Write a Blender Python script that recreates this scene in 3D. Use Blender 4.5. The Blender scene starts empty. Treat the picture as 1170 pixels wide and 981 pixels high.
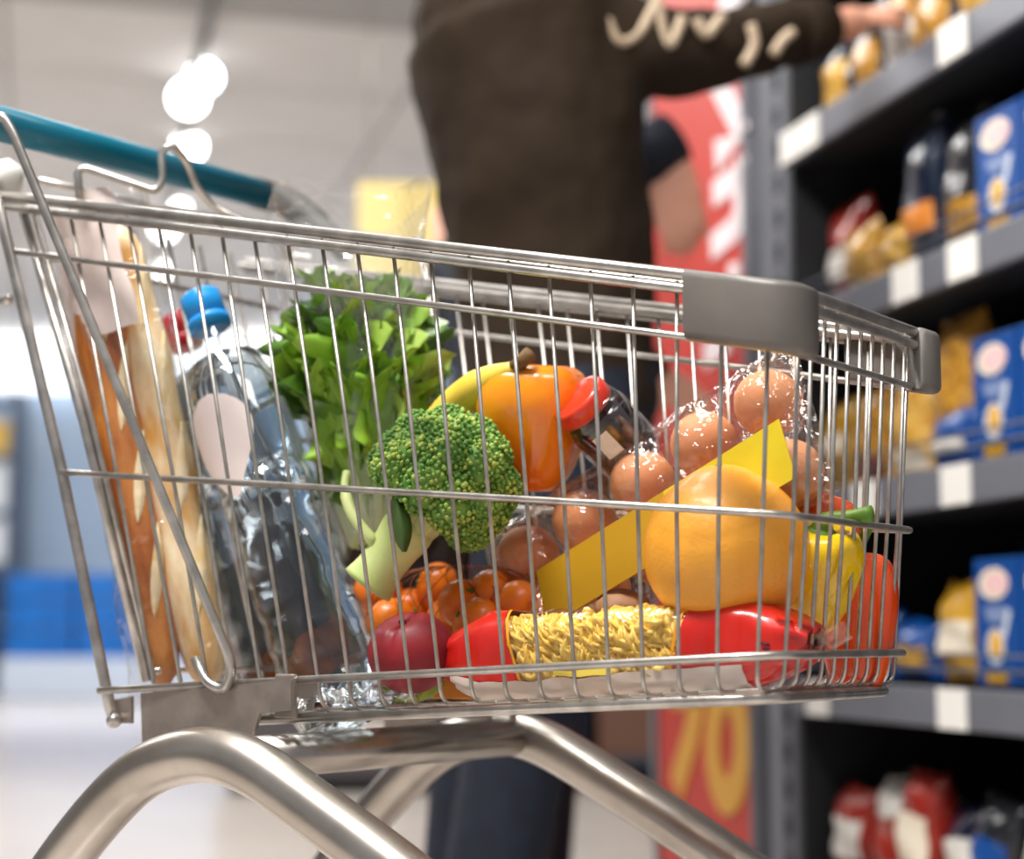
import bpy, bmesh, math, random
from mathutils import Vector, Matrix, Quaternion, noise

# ---------------------------------------------------------------- camera, world, lights
FPX, CX, CY = 2000.0, 585.0, 490.5          # focal length in pixels of the 1170 x 981 frame
TH = math.radians(35.5)                     # the cart stands turned 35.5 degrees to the view
PITCH = math.atan((726 - CY) / FPX)
CAM = Vector((1.2254, -0.99154, 0.62))
DH = Vector((-math.sin(TH), math.cos(TH), 0))
RT = Vector((math.cos(TH), math.sin(TH), 0))
UPV = Vector((0, 0, 1))
DV = DH * math.cos(PITCH) + UPV * math.sin(PITCH)
UV = -DH * math.sin(PITCH) + UPV * math.cos(PITCH)

scene = bpy.context.scene
COL = scene.collection
cam_data = bpy.data.cameras.new('camera')
cam = bpy.data.objects.new('camera', cam_data)
COL.objects.link(cam)
rot = Matrix((RT, UV, -DV)).transposed()
cam.matrix_world = Matrix.Translation(CAM) @ rot.to_4x4()
cam_data.sensor_width = 36.0
cam_data.lens = FPX / 1170 * 36.0
cam_data.clip_start = 0.05
cam_data.dof.use_dof = True
cam_data.dof.focus_distance = 1.31
cam_data.dof.aperture_fstop = 3.3
scene.camera = cam

world = bpy.data.worlds.new('world')
scene.world = world
world.use_nodes = True
world.node_tree.nodes['Background'].inputs[0].default_value = (0.93, 0.95, 1.0, 1)
world.node_tree.nodes['Background'].inputs[1].default_value = 0.30

def area_light(name, loc, target, sx, sy, power, color=(1, 1, 1)):
    l = bpy.data.lights.new(name, 'AREA')
    l.shape = 'RECTANGLE'; l.size = sx; l.size_y = sy; l.energy = power; l.color = color
    o = bpy.data.objects.new(name, l); COL.objects.link(o)
    o.location = loc
    o.rotation_euler = (Vector(target) - Vector(loc)).to_track_quat('-Z', 'Y').to_euler()
    return o

def gl(lat, dep, z=0.0):
    """point given as metres to the right of and ahead of the camera"""
    p = CAM + RT * lat + DH * dep
    return Vector((p.x, p.y, z))

# luminaires hung over the aisle, above the frame
area_light('ceiling_lamp_light', gl(-0.9, 0.7, 3.4), gl(-0.1, 1.35, 0.7), 1.5, 0.5, 140, (1, 0.97, 0.92))
area_light('ceiling_lamp_light', gl(0.75, 0.2, 3.4), gl(0.1, 1.5, 0.6), 1.2, 0.6, 22, (1, 0.97, 0.93))
area_light('ceiling_lamp_light', gl(-0.7, 2.6, 3.5), gl(0.2, 2.2, 0.6), 1.6, 0.5, 34, (1, 0.97, 0.93))
area_light('ceiling_lamp_light', gl(-2.5, 6.0, 3.6), gl(-2.0, 6.5, 0.0), 3.0, 3.0, 200, (1, 0.98, 0.95))
area_light('ceiling_lamp_light', gl(-4.0, 13.5, 3.6), gl(-4.0, 14.5, 0.0), 5.0, 4.0, 330, (0.92, 0.96, 1.0))

scene.view_settings.view_transform = 'Standard'
scene.view_settings.look = 'None'
scene.view_settings.gamma = 1.0
scene.view_settings.use_curve_mapping = False
scene.view_settings.exposure = 0.15

def ray(px, py):
    return DV + RT * ((px - CX) / FPX) - UV * ((py - CY) / FPX)
def at(px, py, Y):
    r = ray(px, py); return CAM + r * ((Y - CAM.y) / r.y)
def dep(px, py, d):
    r = ray(px, py); return CAM + r * (d / r.dot(DH))

# ---------------------------------------------------------------- mesh helpers
def mesh(name, verts, faces, smooth=True):
    m = bpy.data.meshes.new(name)
    m.from_pydata([tuple(v) for v in verts], [], faces)
    if smooth: m.polygons.foreach_set('use_smooth', [True] * len(m.polygons))
    m.update()
    return m
def link(name, m, mat=None, parent=None):
    o = bpy.data.objects.new(name, m); COL.objects.link(o)
    if mat is not None and m is not None and not m.materials: m.materials.append(mat)
    if parent is not None: o.parent = parent
    return o
class MB:
    """collects shapes into one mesh; points are moved by M before they are stored"""
    def __init__(self, M=None): self.v = []; self.f = []; self.M = M
    def add(self, vs, fs):
        b = len(self.v)
        self.v += [(self.M @ Vector(p)) if self.M else Vector(p) for p in vs]
        self.f += [tuple(i + b for i in f) for f in fs]
        return self
    def build(self, name, mat, parent=None, smooth=True, bevel=0, sub=0, solid=0):
        o = link(name, mesh(name, self.v, self.f, smooth), mat, parent)
        if solid:
            md = o.modifiers.new('thick', 'SOLIDIFY'); md.thickness = solid; md.offset = 0
        if bevel:
            md = o.modifiers.new('bevel', 'BEVEL'); md.width = bevel; md.segments = 2; md.limit_method = 'ANGLE'
            md.angle_limit = math.radians(40); md.harden_normals = False
        if sub:
            md = o.modifiers.new('sub', 'SUBSURF'); md.levels = sub; md.render_levels = sub
        return o
    def tube(self, pts, rad, n=8, caps=True, flat=None, ref=None):
        """flat: factor on the second axis of the section; ref: direction of the first axis"""
        pts = [Vector(p) for p in pts]
        k = len(pts)
        rs = rad if isinstance(rad, (list, tuple)) else [rad] * k
        tans = []
        for i in range(k):
            a = pts[max(0, i - 1)]; b = pts[min(k - 1, i + 1)]
            t = (b - a); tans.append(t.normalized() if t.length > 1e-9 else Vector((0, 0, 1)))
        t0 = tans[0]
        nrm = Vector(ref) if ref is not None else (Vector((0, 0, 1)) if abs(t0.z) < .9 else Vector((1, 0, 0)))
        nrm = (nrm - t0 * nrm.dot(t0)).normalized()
        vs = []
        for i in range(k):
            t = tans[i]
            if ref is not None: nrm = Vector(ref)
            nrm = (nrm - t * nrm.dot(t))
            nrm = nrm.normalized() if nrm.length > 1e-6 else t.orthogonal().normalized()
            bn = t.cross(nrm)
            for j in range(n):
                a = 2 * math.pi * j / n
                vs.append(pts[i] + nrm * (math.cos(a) * rs[i]) + bn * (math.sin(a) * rs[i] * (flat or 1)))
        fs = []
        for i in range(k - 1):
            for j in range(n):
                fs.append((i * n + j, i * n + (j + 1) % n, (i + 1) * n + (j + 1) % n, (i + 1) * n + j))
        if caps:
            fs.append(tuple(range(n))[::-1]); fs.append(tuple((k - 1) * n + j for j in range(n)))
        return self.add(vs, fs)
    def box(self, c, s, R=None):
        c = Vector(c); vs = []
        for x in (-.5, .5):
            for y in (-.5, .5):
                for z in (-.5, .5):
                    p = Vector((x * s[0], y * s[1], z * s[2]))
                    vs.append(c + (R @ p if R else p))
        return self.add(vs, [(0, 1, 3, 2), (4, 6, 7, 5), (0, 4, 5, 1), (2, 3, 7, 6), (0, 2, 6, 4), (1, 5, 7, 3)])
    def lathe(self, prof, n=24, c=(0, 0, 0), R=None, rfun=None):
        """prof: (radius, height) pairs; rfun(angle, index) scales the radius"""
        c = Vector(c); vs = []
        for i, (r, z) in enumerate(prof):
            for j in range(n):
                a = 2 * math.pi * j / n
                q = r * (rfun(a, i) if rfun else 1)
                p = Vector((q * math.cos(a), q * math.sin(a), z))
                vs.append(c + (R @ p if R else p))
        fs = []
        for i in range(len(prof) - 1):
            for j in range(n):
                fs.append((i * n + j, i * n + (j + 1) % n, (i + 1) * n + (j + 1) % n, (i + 1) * n + j))
        if prof[0][0] > 1e-6: fs.append(tuple(range(n))[::-1])
        if prof[-1][0] > 1e-6: fs.append(tuple((len(prof) - 1) * n + j for j in range(n)))
        return self.add(vs, fs)
    def ball(self, c, r, n=12, m=8, s=(1, 1, 1), R=None, fun=None):
        c = Vector(c); vs = []
        for i in range(m + 1):
            ph = math.pi * i / m
            for j in range(n):
                a = 2 * math.pi * j / n
                d = Vector((math.sin(ph) * math.cos(a), math.sin(ph) * math.sin(a), math.cos(ph)))
                q = r * (fun(d) if fun else 1)
                p = Vector((d.x * q * s[0], d.y * q * s[1], d.z * q * s[2]))
                vs.append(c + (R @ p if R else p))
        fs = []
        for i in range(m):
            for j in range(n):
                fs.append((i * n + j, (i + 1) * n + j, (i + 1) * n + (j + 1) % n, i * n + (j + 1) % n))
        return self.add(vs, fs)
    def grid(self, fun, nu, nv, wrap=False):
        vs = [fun(i / nu, j / nv) for i in range(nu + 1) for j in range(nv + (0 if wrap else 1))]
        w = nv if wrap else nv + 1; fs = []
        for i in range(nu):
            for j in range(nv):
                fs.append((i * w + j, i * w + (j + 1) % w, (i + 1) * w + (j + 1) % w, (i + 1) * w + j))
        return self.add(vs, fs)
    def prism(self, poly, f0, f1):
        """poly: 2D outline; f0, f1 map a 2D point to the two faces"""
        n = len(poly)
        vs = [f0(p) for p in poly] + [f1(p) for p in poly]
        fs = [tuple(range(n))[::-1], tuple(range(n, 2 * n))]
        fs += [(i, (i + 1) % n, n + (i + 1) % n, n + i) for i in range(n)]
        return self.add(vs, fs)

def smooth_path(pts, n=6):
    """Catmull-Rom through the points"""
    pts = [Vector(p) for p in pts]; out = []
    for i in range(len(pts) - 1):
        p0 = pts[max(0, i - 1)]; p1 = pts[i]; p2 = pts[i + 1]; p3 = pts[min(len(pts) - 1, i + 2)]
        for k in range(n):
            t = k / n
            out.append(.5 * ((2 * p1) + (p2 - p0) * t + (2 * p0 - 5 * p1 + 4 * p2 - p3) * t * t + (3 * p1 - p0 - 3 * p2 + p3) * t ** 3))
    out.append(pts[-1]); return out
def round_path(pts, rad, n=5):
    """polyline whose inner corners are rounded"""
    pts = [Vector(p) for p in pts]; out = [pts[0]]
    for i in range(1, len(pts) - 1):
        a, b, c = pts[i - 1], pts[i], pts[i + 1]
        r = min(rad, (a - b).length * .45, (c - b).length * .45)
        p = b + (a - b).normalized() * r; q = b + (c - b).normalized() * r
        for k in range(n + 1):
            t = k / n; out.append((1 - t) ** 2 * p + 2 * t * (1 - t) * b + t * t * q)
    out.append(pts[-1]); return out

def tag(o, label, cat, group=None, kind=None):
    o['label'] = label; o['category'] = cat
    if group: o['group'] = group
    if kind: o['kind'] = kind
    return o
def thing(name, label, cat, loc=(0, 0, 0), R=None, group=None):
    o = bpy.data.objects.new(name, None); COL.objects.link(o)
    M = Matrix.Translation(Vector(loc)) @ (R.to_4x4() if R else Matrix.Identity(4))
    o.matrix_world = M; o.empty_display_size = .03
    tag(o, label, cat, group)
    return o
def struct(o): o['kind'] = 'structure'; return o
def axes(zdir, xhint=(1, 0, 0)):
    z = Vector(zdir).normalized(); x = Vector(xhint); x = (x - z * x.dot(z)).normalized(); y = z.cross(x)
    return Matrix((x, y, z)).transposed()

# ---------------------------------------------------------------- materials
MATS = {}
def S2L(h):
    h = h.lstrip('#'); c = [int(h[i:i + 2], 16) / 255 for i in (0, 2, 4)]
    return tuple((x / 12.92 if x <= .04045 else ((x + .055) / 1.055) ** 2.4) for x in c) + (1,)
def mat(name, c1, c2=None, rough=.5, metal=0, scale=20, bump=0, bscale=None, spec=.5, trans=0, ior=1.45, sss=0, coat=0, emit=0, detail=4, stretch=None, sheen=0):
    if name in MATS: return MATS[name]
    m = bpy.data.materials.new(name); m.use_nodes = True
    nt = m.node_tree; b = nt.nodes['Principled BSDF']
    b.inputs['Base Color'].default_value = S2L(c1)
    b.inputs['Roughness'].default_value = rough
    b.inputs['Metallic'].default_value = metal
    b.inputs['IOR'].default_value = ior
    b.inputs['Specular IOR Level'].default_value = spec
    b.inputs['Transmission Weight'].default_value = trans
    b.inputs['Coat Weight'].default_value = coat
    if coat: b.inputs['Coat Roughness'].default_value = .12
    if sheen: b.inputs['Sheen Weight'].default_value = sheen
    if sss:
        b.inputs['Subsurface Weight'].default_value = sss
        b.inputs['Subsurface Radius'].default_value = (.008, .004, .002)
        b.inputs['Subsurface Scale'].default_value = .5
    if emit:
        b.inputs['Emission Color'].default_value = S2L(c1); b.inputs['Emission Strength'].default_value = emit
    tc = nt.nodes.new('ShaderNodeTexCoord'); vec = tc.outputs['Object']
    if stretch:
        mp = nt.nodes.new('ShaderNodeMapping'); mp.inputs['Scale'].default_value = stretch
        nt.links.new(vec, mp.inputs[0]); vec = mp.outputs[0]
    if c2:
        n = nt.nodes.new('ShaderNodeTexNoise'); n.inputs['Scale'].default_value = scale; n.inputs['Detail'].default_value = detail
        r = nt.nodes.new('ShaderNodeValToRGB')
        r.color_ramp.elements[0].position = .35; r.color_ramp.elements[1].position = .65
        r.color_ramp.elements[0].color = S2L(c1); r.color_ramp.elements[1].color = S2L(c2)
        nt.links.new(vec, n.inputs['Vector']); nt.links.new(n.outputs['Fac'], r.inputs[0])
        nt.links.new(r.outputs[0], b.inputs['Base Color'])
    if bump:
        n2 = nt.nodes.new('ShaderNodeTexNoise'); n2.inputs['Scale'].default_value = bscale or scale; n2.inputs['Detail'].default_value = 3
        bp = nt.nodes.new('ShaderNodeBump'); bp.inputs['Strength'].default_value = min(1, bump * 5 if bump < .2 else 1); bp.inputs['Distance'].default_value = bump * .01
        nt.links.new(vec, n2.inputs['Vector']); nt.links.new(n2.outputs['Fac'], bp.inputs['Height']); nt.links.new(bp.outputs[0], b.inputs['Normal'])
    MATS[name] = m; return m
def film(name, tint='#ffffff', base=.04, gloss=.9, rough=.12, bscale=30, bump=.004, cloud=0):
    """thin clear plastic: see-through with a sheen at grazing angles"""
    if name in MATS: return MATS[name]
    m = bpy.data.materials.new(name); m.use_nodes = True
    nt = m.node_tree; nt.nodes.remove(nt.nodes['Principled BSDF']); out = nt.nodes['Material Output']
    tr = nt.nodes.new('ShaderNodeBsdfTransparent'); tr.inputs[0].default_value = S2L(tint)
    g = nt.nodes.new('ShaderNodeBsdfGlossy'); g.inputs['Roughness'].default_value = rough; g.inputs['Color'].default_value = (1, 1, 1, 1)
    lw = nt.nodes.new('ShaderNodeLayerWeight'); lw.inputs['Blend'].default_value = .25
    ma = nt.nodes.new('ShaderNodeMath'); ma.operation = 'MULTIPLY_ADD'; ma.inputs[1].default_value = gloss * .5; ma.inputs[2].default_value = base
    mx = nt.nodes.new('ShaderNodeMixShader')
    tc = nt.nodes.new('ShaderNodeTexCoord'); n = nt.nodes.new('ShaderNodeTexNoise'); n.inputs['Scale'].default_value = bscale; n.inputs['Distortion'].default_value = 1.2
    bp = nt.nodes.new('ShaderNodeBump'); bp.inputs['Strength'].default_value = 1; bp.inputs['Distance'].default_value = bump
    L = nt.links.new
    L(tc.outputs['Object'], n.inputs['Vector']); L(n.outputs['Fac'], bp.inputs['Height'])
    L(bp.outputs[0], g.inputs['Normal']); L(bp.outputs[0], lw.inputs['Normal'])
    L(lw.outputs['Facing'], ma.inputs[0]); L(ma.outputs[0], mx.inputs[0]); L(tr.outputs[0], mx.inputs[1]); L(g.outputs[0], mx.inputs[2])
    last = mx.outputs[0]
    if cloud:
        d = nt.nodes.new('ShaderNodeBsdfDiffuse'); d.inputs[0].default_value = (.85, .82, .8, 1)
        m2 = nt.nodes.new('ShaderNodeMixShader'); m2.inputs[0].default_value = cloud
        L(last, m2.inputs[1]); L(d.outputs[0], m2.inputs[2]); last = m2.outputs[0]
    L(last, out.inputs[0])
    MATS[name] = m; return m

steel = mat('zinc_wire', '#c9c4bd', '#a9a49e', rough=.34, metal=.85, scale=60)
steel_rail = mat('zinc_rail', '#cfcac4', '#aaa5a0', rough=.3, metal=.85, scale=45)
alu = mat('aluminium_tube', '#bdb6ae', '#a59d95', rough=.3, metal=.9, scale=14)
plate_m = mat('galvanised_plate', '#b3a79d', '#9b918b', rough=.42, metal=.75, scale=40)
grey_pl = mat('grey_plastic', '#726d68', '#6a6561', rough=.4, scale=25, bump=.02, bscale=300)
grey_dk = mat('dark_grey_plastic', '#3a3835', '#33312f', rough=.6, scale=25)
teal = mat('teal_plastic', '#0f6f88', '#0c6880', rough=.28, scale=5)
black_r = mat('black_rubber', '#1b1b1c', '#232324', rough=.7)
# ---------------------------------------------------------------- the store
floor_m = mat('store_floor', '#d8cec6', '#cfc6be', rough=.22, scale=1.5, spec=.5)
ceil_m = mat('ceiling_tile', '#efecea', '#eae7e4', rough=.8, scale=3)
ceil_b = mat('ceiling_grid', '#b6b3b0', rough=.6)
def quad(name, pts, m):
    return struct(MB().add(pts, [(0, 1, 2, 3)]).build(name, m, smooth=False))
quad('floor', [gl(-16, -4), gl(12, -4), gl(12, 22), gl(-16, 22)], floor_m)
CEIL = 4.0
quad('ceiling', [gl(-16, 1.6, CEIL), gl(-16, 22, CEIL), gl(12, 22, CEIL), gl(12, 1.6, CEIL)], ceil_b)
ceiling = bpy.data.objects['ceiling']
# ceiling panels: long boards laid with open joints
ca = math.radians(15.2)
SD = DH * math.cos(ca) - RT * math.sin(ca)      # along the aisle, away from the camera
QD = RT * math.cos(ca) + DH * math.sin(ca)      # into the shelves
S0 = gl(0.689, 2.6, 0)
pm = MB().box((0, 0, 0), (1.17, 2.37, .02)).build('ceiling_panel', ceil_m, smooth=False)
pmesh = pm.data; bpy.data.objects.remove(pm)
RZ = Matrix((-SD, QD, UPV)).transposed()         # local x along the shelf front, y into the shelf
for i in range(8, 17):
    for j in range(-6, 3):
        o = link('ceiling_panel', pmesh, None, ceiling)
        p = S0 + SD * (i * 1.2 - 2) + QD * (j * 2.4 - .4)
        o.matrix_world = Matrix.Translation((p.x, p.y, CEIL - .012)) @ RZ.to_4x4()
wall_m = mat('back_wall_paint', '#b9cbe0', '#aec3db', rough=.6, scale=.8)
bw = struct(MB().add([gl(-16, 19.5, 0), gl(12, 19.5, 0), gl(12, 19.5, CEIL), gl(-16, 19.5, CEIL)], [(0, 1, 2, 3)]).build('wall_back', wall_m, smooth=False))
white_m = mat('white_gloss_trim', '#f4f4f4', rough=.3)
glow_m = mat('lit_cornice', '#ffffff', emit=1.5)
for k, (z0, z1, m, d) in enumerate([(3.62, 3.95, glow_m, 19.35), (3.33, 3.52, glow_m, 19.3)]):
    c = gl(-6, d, (z0 + z1) / 2)
    o = MB().box(c, (9.0, .12, z1 - z0), Matrix((RT, DH, UPV)).transposed()).build('trim_%d' % (k + 1), m, smooth=False); struct(o)
wl = struct(MB().add([gl(-16, -4, 0), gl(-16, 22, 0), gl(-16, 22, CEIL), gl(-16, -4, CEIL)], [(0, 1, 2, 3)]).build('wall_left', mat('side_wall_paint', '#d5d3d2', rough=.7), smooth=False))
RC = Matrix((RT, DH, UPV)).transposed()

# blue crates on a white plinth along the back wall
plinth = MB().box(gl(-4.1, 18.3, .2), (2.2, .8, .4), RC).build('plinth', mat('plinth_white', '#cfd8e6', rough=.4), smooth=False, bevel=.02)
tag(plinth, 'long white plinth under the blue crates by the back wall', 'plinth')
blue_m = mat('blue_crate', '#1173c8', '#0a64b5', rough=.45, scale=3)
for i in range(3):
    for j in range(3):
        cx = -4.82 + i * .72; z = .4 + j * .29
        t = thing('stacked_crate', 'bright blue plastic crate, %s of the %s stack on the white plinth' % (('bottom', 'middle', 'top')[j], ('left', 'middle', 'right')[i]), 'crate', gl(cx, 18.25, z), RC, 'blue crates at the back wall')
        MB().box((0, 0, .02), (.68, .6, .04)).build('base', blue_m, t, False)
        for sy in (-1, 1): MB().box((0, sy * .29, .145), (.68, .03, .25)).build('side', blue_m, t, False)
        for sx in (-1, 1): MB().box((sx * .325, 0, .145), (.03, .56, .25)).build('end', blue_m, t, False)
        for q in range(5): MB().box((-.26 + q * .13, -.312, .145), (.03, .015, .25)).build('rib', blue_m, t, False)
# tall wall rack at the left edge
t = thing('display_rack', 'tall dark rack of white and yellow goods at the far left edge', 'rack', gl(-5.68, 18.6, 0), RC)
rk = mat('rack_dark', '#5d6a7c', rough=.5)
for sx in (-.42, .42): MB().box((sx, 0, 1.6), (.06, .5, 3.2)).build('upright', rk, t, False)
for z in (.25, .8, 1.35, 1.9, 2.5, 3.1): MB().box((0, 0, z), (.8, .5, .05)).build('shelf', rk, t, False)
wm = mat('rack_white_box', '#eceef2', rough=.5); ym = mat('rack_yellow_box', '#eec15e', rough=.5); dm = mat('rack_dark_box', '#2f3844', rough=.6)
for z, m, h, lab in ((.275, dm, .45, 'dark grey carton on the lowest shelf of the far left rack'), (.825, dm, .42, 'dark grey carton on the second shelf of the far left rack'), (1.375, wm, .45, 'white carton in the middle of the far left rack'), (1.925, wm, .5, 'white carton below the top of the far left rack'), (2.525, ym, .35, 'yellow carton on the upper shelf of the far left rack')):
    tag(MB().box(gl(-5.68, 18.6, z + h / 2), (.7, .42, h), RC).build('carton', m, smooth=False, bevel=.015), lab, 'carton')

# hanging yellow board
t = thing('hanging_sign', 'pale yellow board hanging from the ceiling behind the shopper in brown', 'sign', gl(-.50, 8.0, 2.15), RC)
MB().box((0, 0, .28), (.44, .03, .58)).build('board', mat('yellow_board', '#fbe48f', '#f7dc86', rough=.5, scale=2), t, False, bevel=.006)
for sx in (-.17, .17): MB().tube([(sx, 0, .57), (sx, 0, CEIL - 2.16)], .004, 6).build('rod', steel, t)

# spot lamps on a track under the ceiling
tr0 = dep(243, -30, 8.6); tr1 = dep(176, 330, 16.2)
dark_tr = mat('track_grey', '#7d7a78', rough=.5)
tk = thing('lamp_track', 'dark grey track under the ceiling carrying the spot lamps', 'lamp track', (tr0.x, tr0.y, 0))
zt = 3.86
a = Vector((tr0.x, tr0.y, zt)); b = Vector((tr1.x, tr1.y, zt))
MB(Matrix.Translation((-tr0.x, -tr0.y, 0))).tube([a, b], .03, 6).build('rail', dark_tr, tk)
for f in (.1, .5, .9):
    p = a.lerp(b, f); MB(Matrix.Translation((-tr0.x, -tr0.y, 0))).tube([p, (p.x, p.y, CEIL - .02)], .012, 6).build('hanger', dark_tr, tk)
lamp_glow = mat('lamp_glow', '#ffffff', emit=9)
def spot(px, py, d, r, lab):
    p = dep(px, py, d)
    t = thing('spot_lamp', lab, 'lamp', p, None, 'spot lamps on the ceiling track')
    out = (CAM - p).normalized(); R = axes(out)
    MB().lathe([(r * .45, -.16), (r * .95, -.11), (r, -.02), (r, 0), (r * .92, 0), (r * .9, -.01)], 16, R=R).build('housing', dark_tr, t)
    MB().lathe([(0.001, -.005), (r * .88, -.005)], 16, R=R).build('lens', lamp_glow, t)
    MB().tube([R @ Vector((0, 0, -.08)), (R @ Vector((0, 0, -.08))) + Vector((0, 0, max(.05, zt - p.z)))], .012, 6).build('stem', dark_tr, t)
spot(233, 88, 10.0, .1, 'lit spot lamp, upper right one of the topmost heart-shaped pair')
spot(215, 112, 10.3, .115, 'lit spot lamp, lower left one of the topmost heart-shaped pair')
spot(216, 167, 11.6, .105, 'lit spot lamp just above the teal handle')
spot(204, 238, 13.4, .075, 'lit spot lamp below the teal handle above the bread')
spot(188, 260, 13.8, .1, 'lit spot lamp seen through the basket wires beside the bread')
spot(183, 309, 15.6, .075, 'lowest lit spot lamp, right beside the bread wrapper')

# ---------------------------------------------------------------- shelves on the right
def sh(x, y, z):                                  # shelf frame: x along the front (toward the camera), y into it
    return S0 - SD * x + QD * y + Vector((0, 0, z))
shelf_m = mat('shelf_dark', '#26282c', '#202226', rough=.55, scale=8)
lip_m = mat('price_rail', '#6f717a', '#666871', rough=.4, scale=3)
dark_back = mat('shelf_back', '#0d0e10', rough=.8)
panel_m = mat('perforated_panel', '#74767e', '#6b6d75', rough=.5, scale=6)
X0, X1 = -.65, 1.3
gon = thing('shelving_unit', 'dark metal shelving unit with grey price rails along the aisle', 'shelving', sh(.3, 0, 0), RZ)
MB().box(((X0 + X1) / 2 - .3, .47, 1.15), (X1 - X0, .02, 2.3)).build('back_panel', dark_back, gon, False)
MB().box((X0 - .3 - .01, .24, 1.15), (.02, .46, 2.3)).build('end_panel', shelf_m, gon, False)
MB().box((X1 - .3 + .01, .24, 1.15), (.02, .46, 2.3)).build('end_panel', shelf_m, gon, False)
SZ = [1.527, 1.184, .846, .511, .15, 1.90]
tagm = mat('price_card', '#f1eee9', rough=.5)
CARDS = {0: [-.60, -.52, .0], 1: [.01, -.17], 2: [-.03, -.33], 3: [-.06, -.53], 4: [], 5: []}
for i, z in enumerate(SZ):
    s_ = MB().box(((X0 + X1) / 2 - .3, .24, z - .012), (X1 - X0 - .01, .44, .024)).build('shelf', shelf_m, gon, False)
    l_ = MB().box(((X0 + X1) / 2 - .3, -.004, z), (X1 - X0, .016, .062)).build('price_rail', lip_m, gon, False, bevel=.004)
    for c in CARDS[i]:
        MB().box((c - .3, -.0145, z), (.085, .003, .06)).build('price_card', tagm, l_, False)
    if i in (1, 2, 3):
        for k in (1, 2):
            MB().tube([(X0 - .29, .012, z + .035 + k * .022), (X1 - .31, .012, z + .035 + k * .022)], .0028, 6).build('guard_wire', lip_m, gon)
# bay beyond it: perforated panel and the red banner
bay = thing('perforated_partition', 'grey perforated metal partition beyond the end of the shelves', 'partition', sh(-1.7, .47, 0), RZ)
MB().box((0, 0, 1.2), (2.0, .03, 2.4)).build('panel', panel_m, bay, False)
slot = mat('slot_dark', '#33363d', rough=.8)
slm = MB().box((0, 0, 0), (.03, .012, .05)).build('slot', slot, bay, False)
slm.location = (-.72, -.016, .3)
for i in range(7):
    for k in range(20):
        if i == 0 and k == 0: continue
        o = slm.copy(); COL.objects.link(o); o.location = (-.72 + i * .28, -.016, .3 + k * .1)
# upright post
up = thing('shelf_upright', 'grey slotted upright post between the shelves and the red banner', 'post', sh(-.745, .05, 0), RZ)
MB().box((0, 0, 1.25), (.07, .05, 2.5)).build('post', panel_m, up, False, bevel=.006)
sm2 = MB().box((0, 0, 0), (.018, .01, .035)).build('slot', slot, up, False); sm2.location = (0, -.0235, .2)
for k in range(1, 34):
    o = sm2.copy(); COL.objects.link(o); o.location = (0, -.0235, .2 + k * .068)
red_m = mat('red_banner', '#c93423', '#c22f1f', rough=.45, scale=2)
ban = thing('sale_banner', 'tall red banner with white zigzag lettering and a yellow number', 'banner', sh(-1.09, 0, 0), RZ)
MB().box((0, 0, 1.2), (.52, .025, 2.4)).build('panel', red_m, ban, False, bevel=.004)
for sx in (-.27, .27): MB().box((sx, 0, 1.2), (.02, .035, 2.42)).build('edge_strip', panel_m, ban, False)
wl_m = mat('banner_white', '#f3e6ea', rough=.5); yl_m = mat('banner_yellow', '#e0a63c', rough=.5)
def stroke(pts, w, m=wl_m, nm='letter'):
    """flat strokes on the banner face; pts are (x, z) in banner metres"""
    mb = MB(); poly = []
    for sgn in (1, -1):
        seq = pts if sgn == 1 else pts[::-1]
        for i, p in enumerate(seq):
            a = Vector(seq[max(0, i - 1)]); b = Vector(seq[min(len(seq) - 1, i + 1)])
            t = (b - a).normalized(); n = Vector((-t.y, t.x))
            poly.append((p[0] + n.x * w / 2, p[1] + n.y * w / 2))
    for i in range(len(pts) - 1):
        n = len(pts); q = [poly[i], poly[i + 1], poly[2 * n - 2 - i], poly[2 * n - 1 - i]]
        mb.prism(q, lambda p: (p[0], -.0165, p[1]), lambda p: (p[0], -.0125, p[1]))
    return mb.build(nm, m, ban, False)
def bz(px, py):                                   # where a sight line meets the banner face
    r = ray(px, py); o = sh(-1.09, -.0165, 0); n = QD
    p = CAM + r * ((o - CAM).dot(n) / r.dot(n)) - o
    return (p.dot(-SD), p.z)
stroke([bz(857, -30), bz(828, 10), bz(822, 30)], .07)
stroke([bz(816, 85), bz(846, 150), bz(817, 178)], .07)
stroke([bz(846, 178), bz(842, 268)], .05)
stroke([bz(844, 200), bz(814, 222)], .055)
stroke([bz(841, 258), bz(812, 283)], .055)
stroke([bz(838, 300), bz(834, 380)], .05)
stroke([bz(836, 330), bz(806, 352)], .055)
stroke([bz(833, 385), bz(804, 408)], .055)
# the yellow number 70
stroke([bz(768, 790), bz(800, 786)], .075, yl_m, 'digit_seven')
stroke([bz(797, 790), bz(789, 840), bz(772, 900)], .075, yl_m, 'digit_seven')
zc = [bz(830 + 17 * math.sin(2 * math.pi * k / 20), 850 - 60 * math.cos(2 * math.pi * k / 20)) for k in range(21)]
stroke(zc, .075, yl_m, 'digit_zero')

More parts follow.
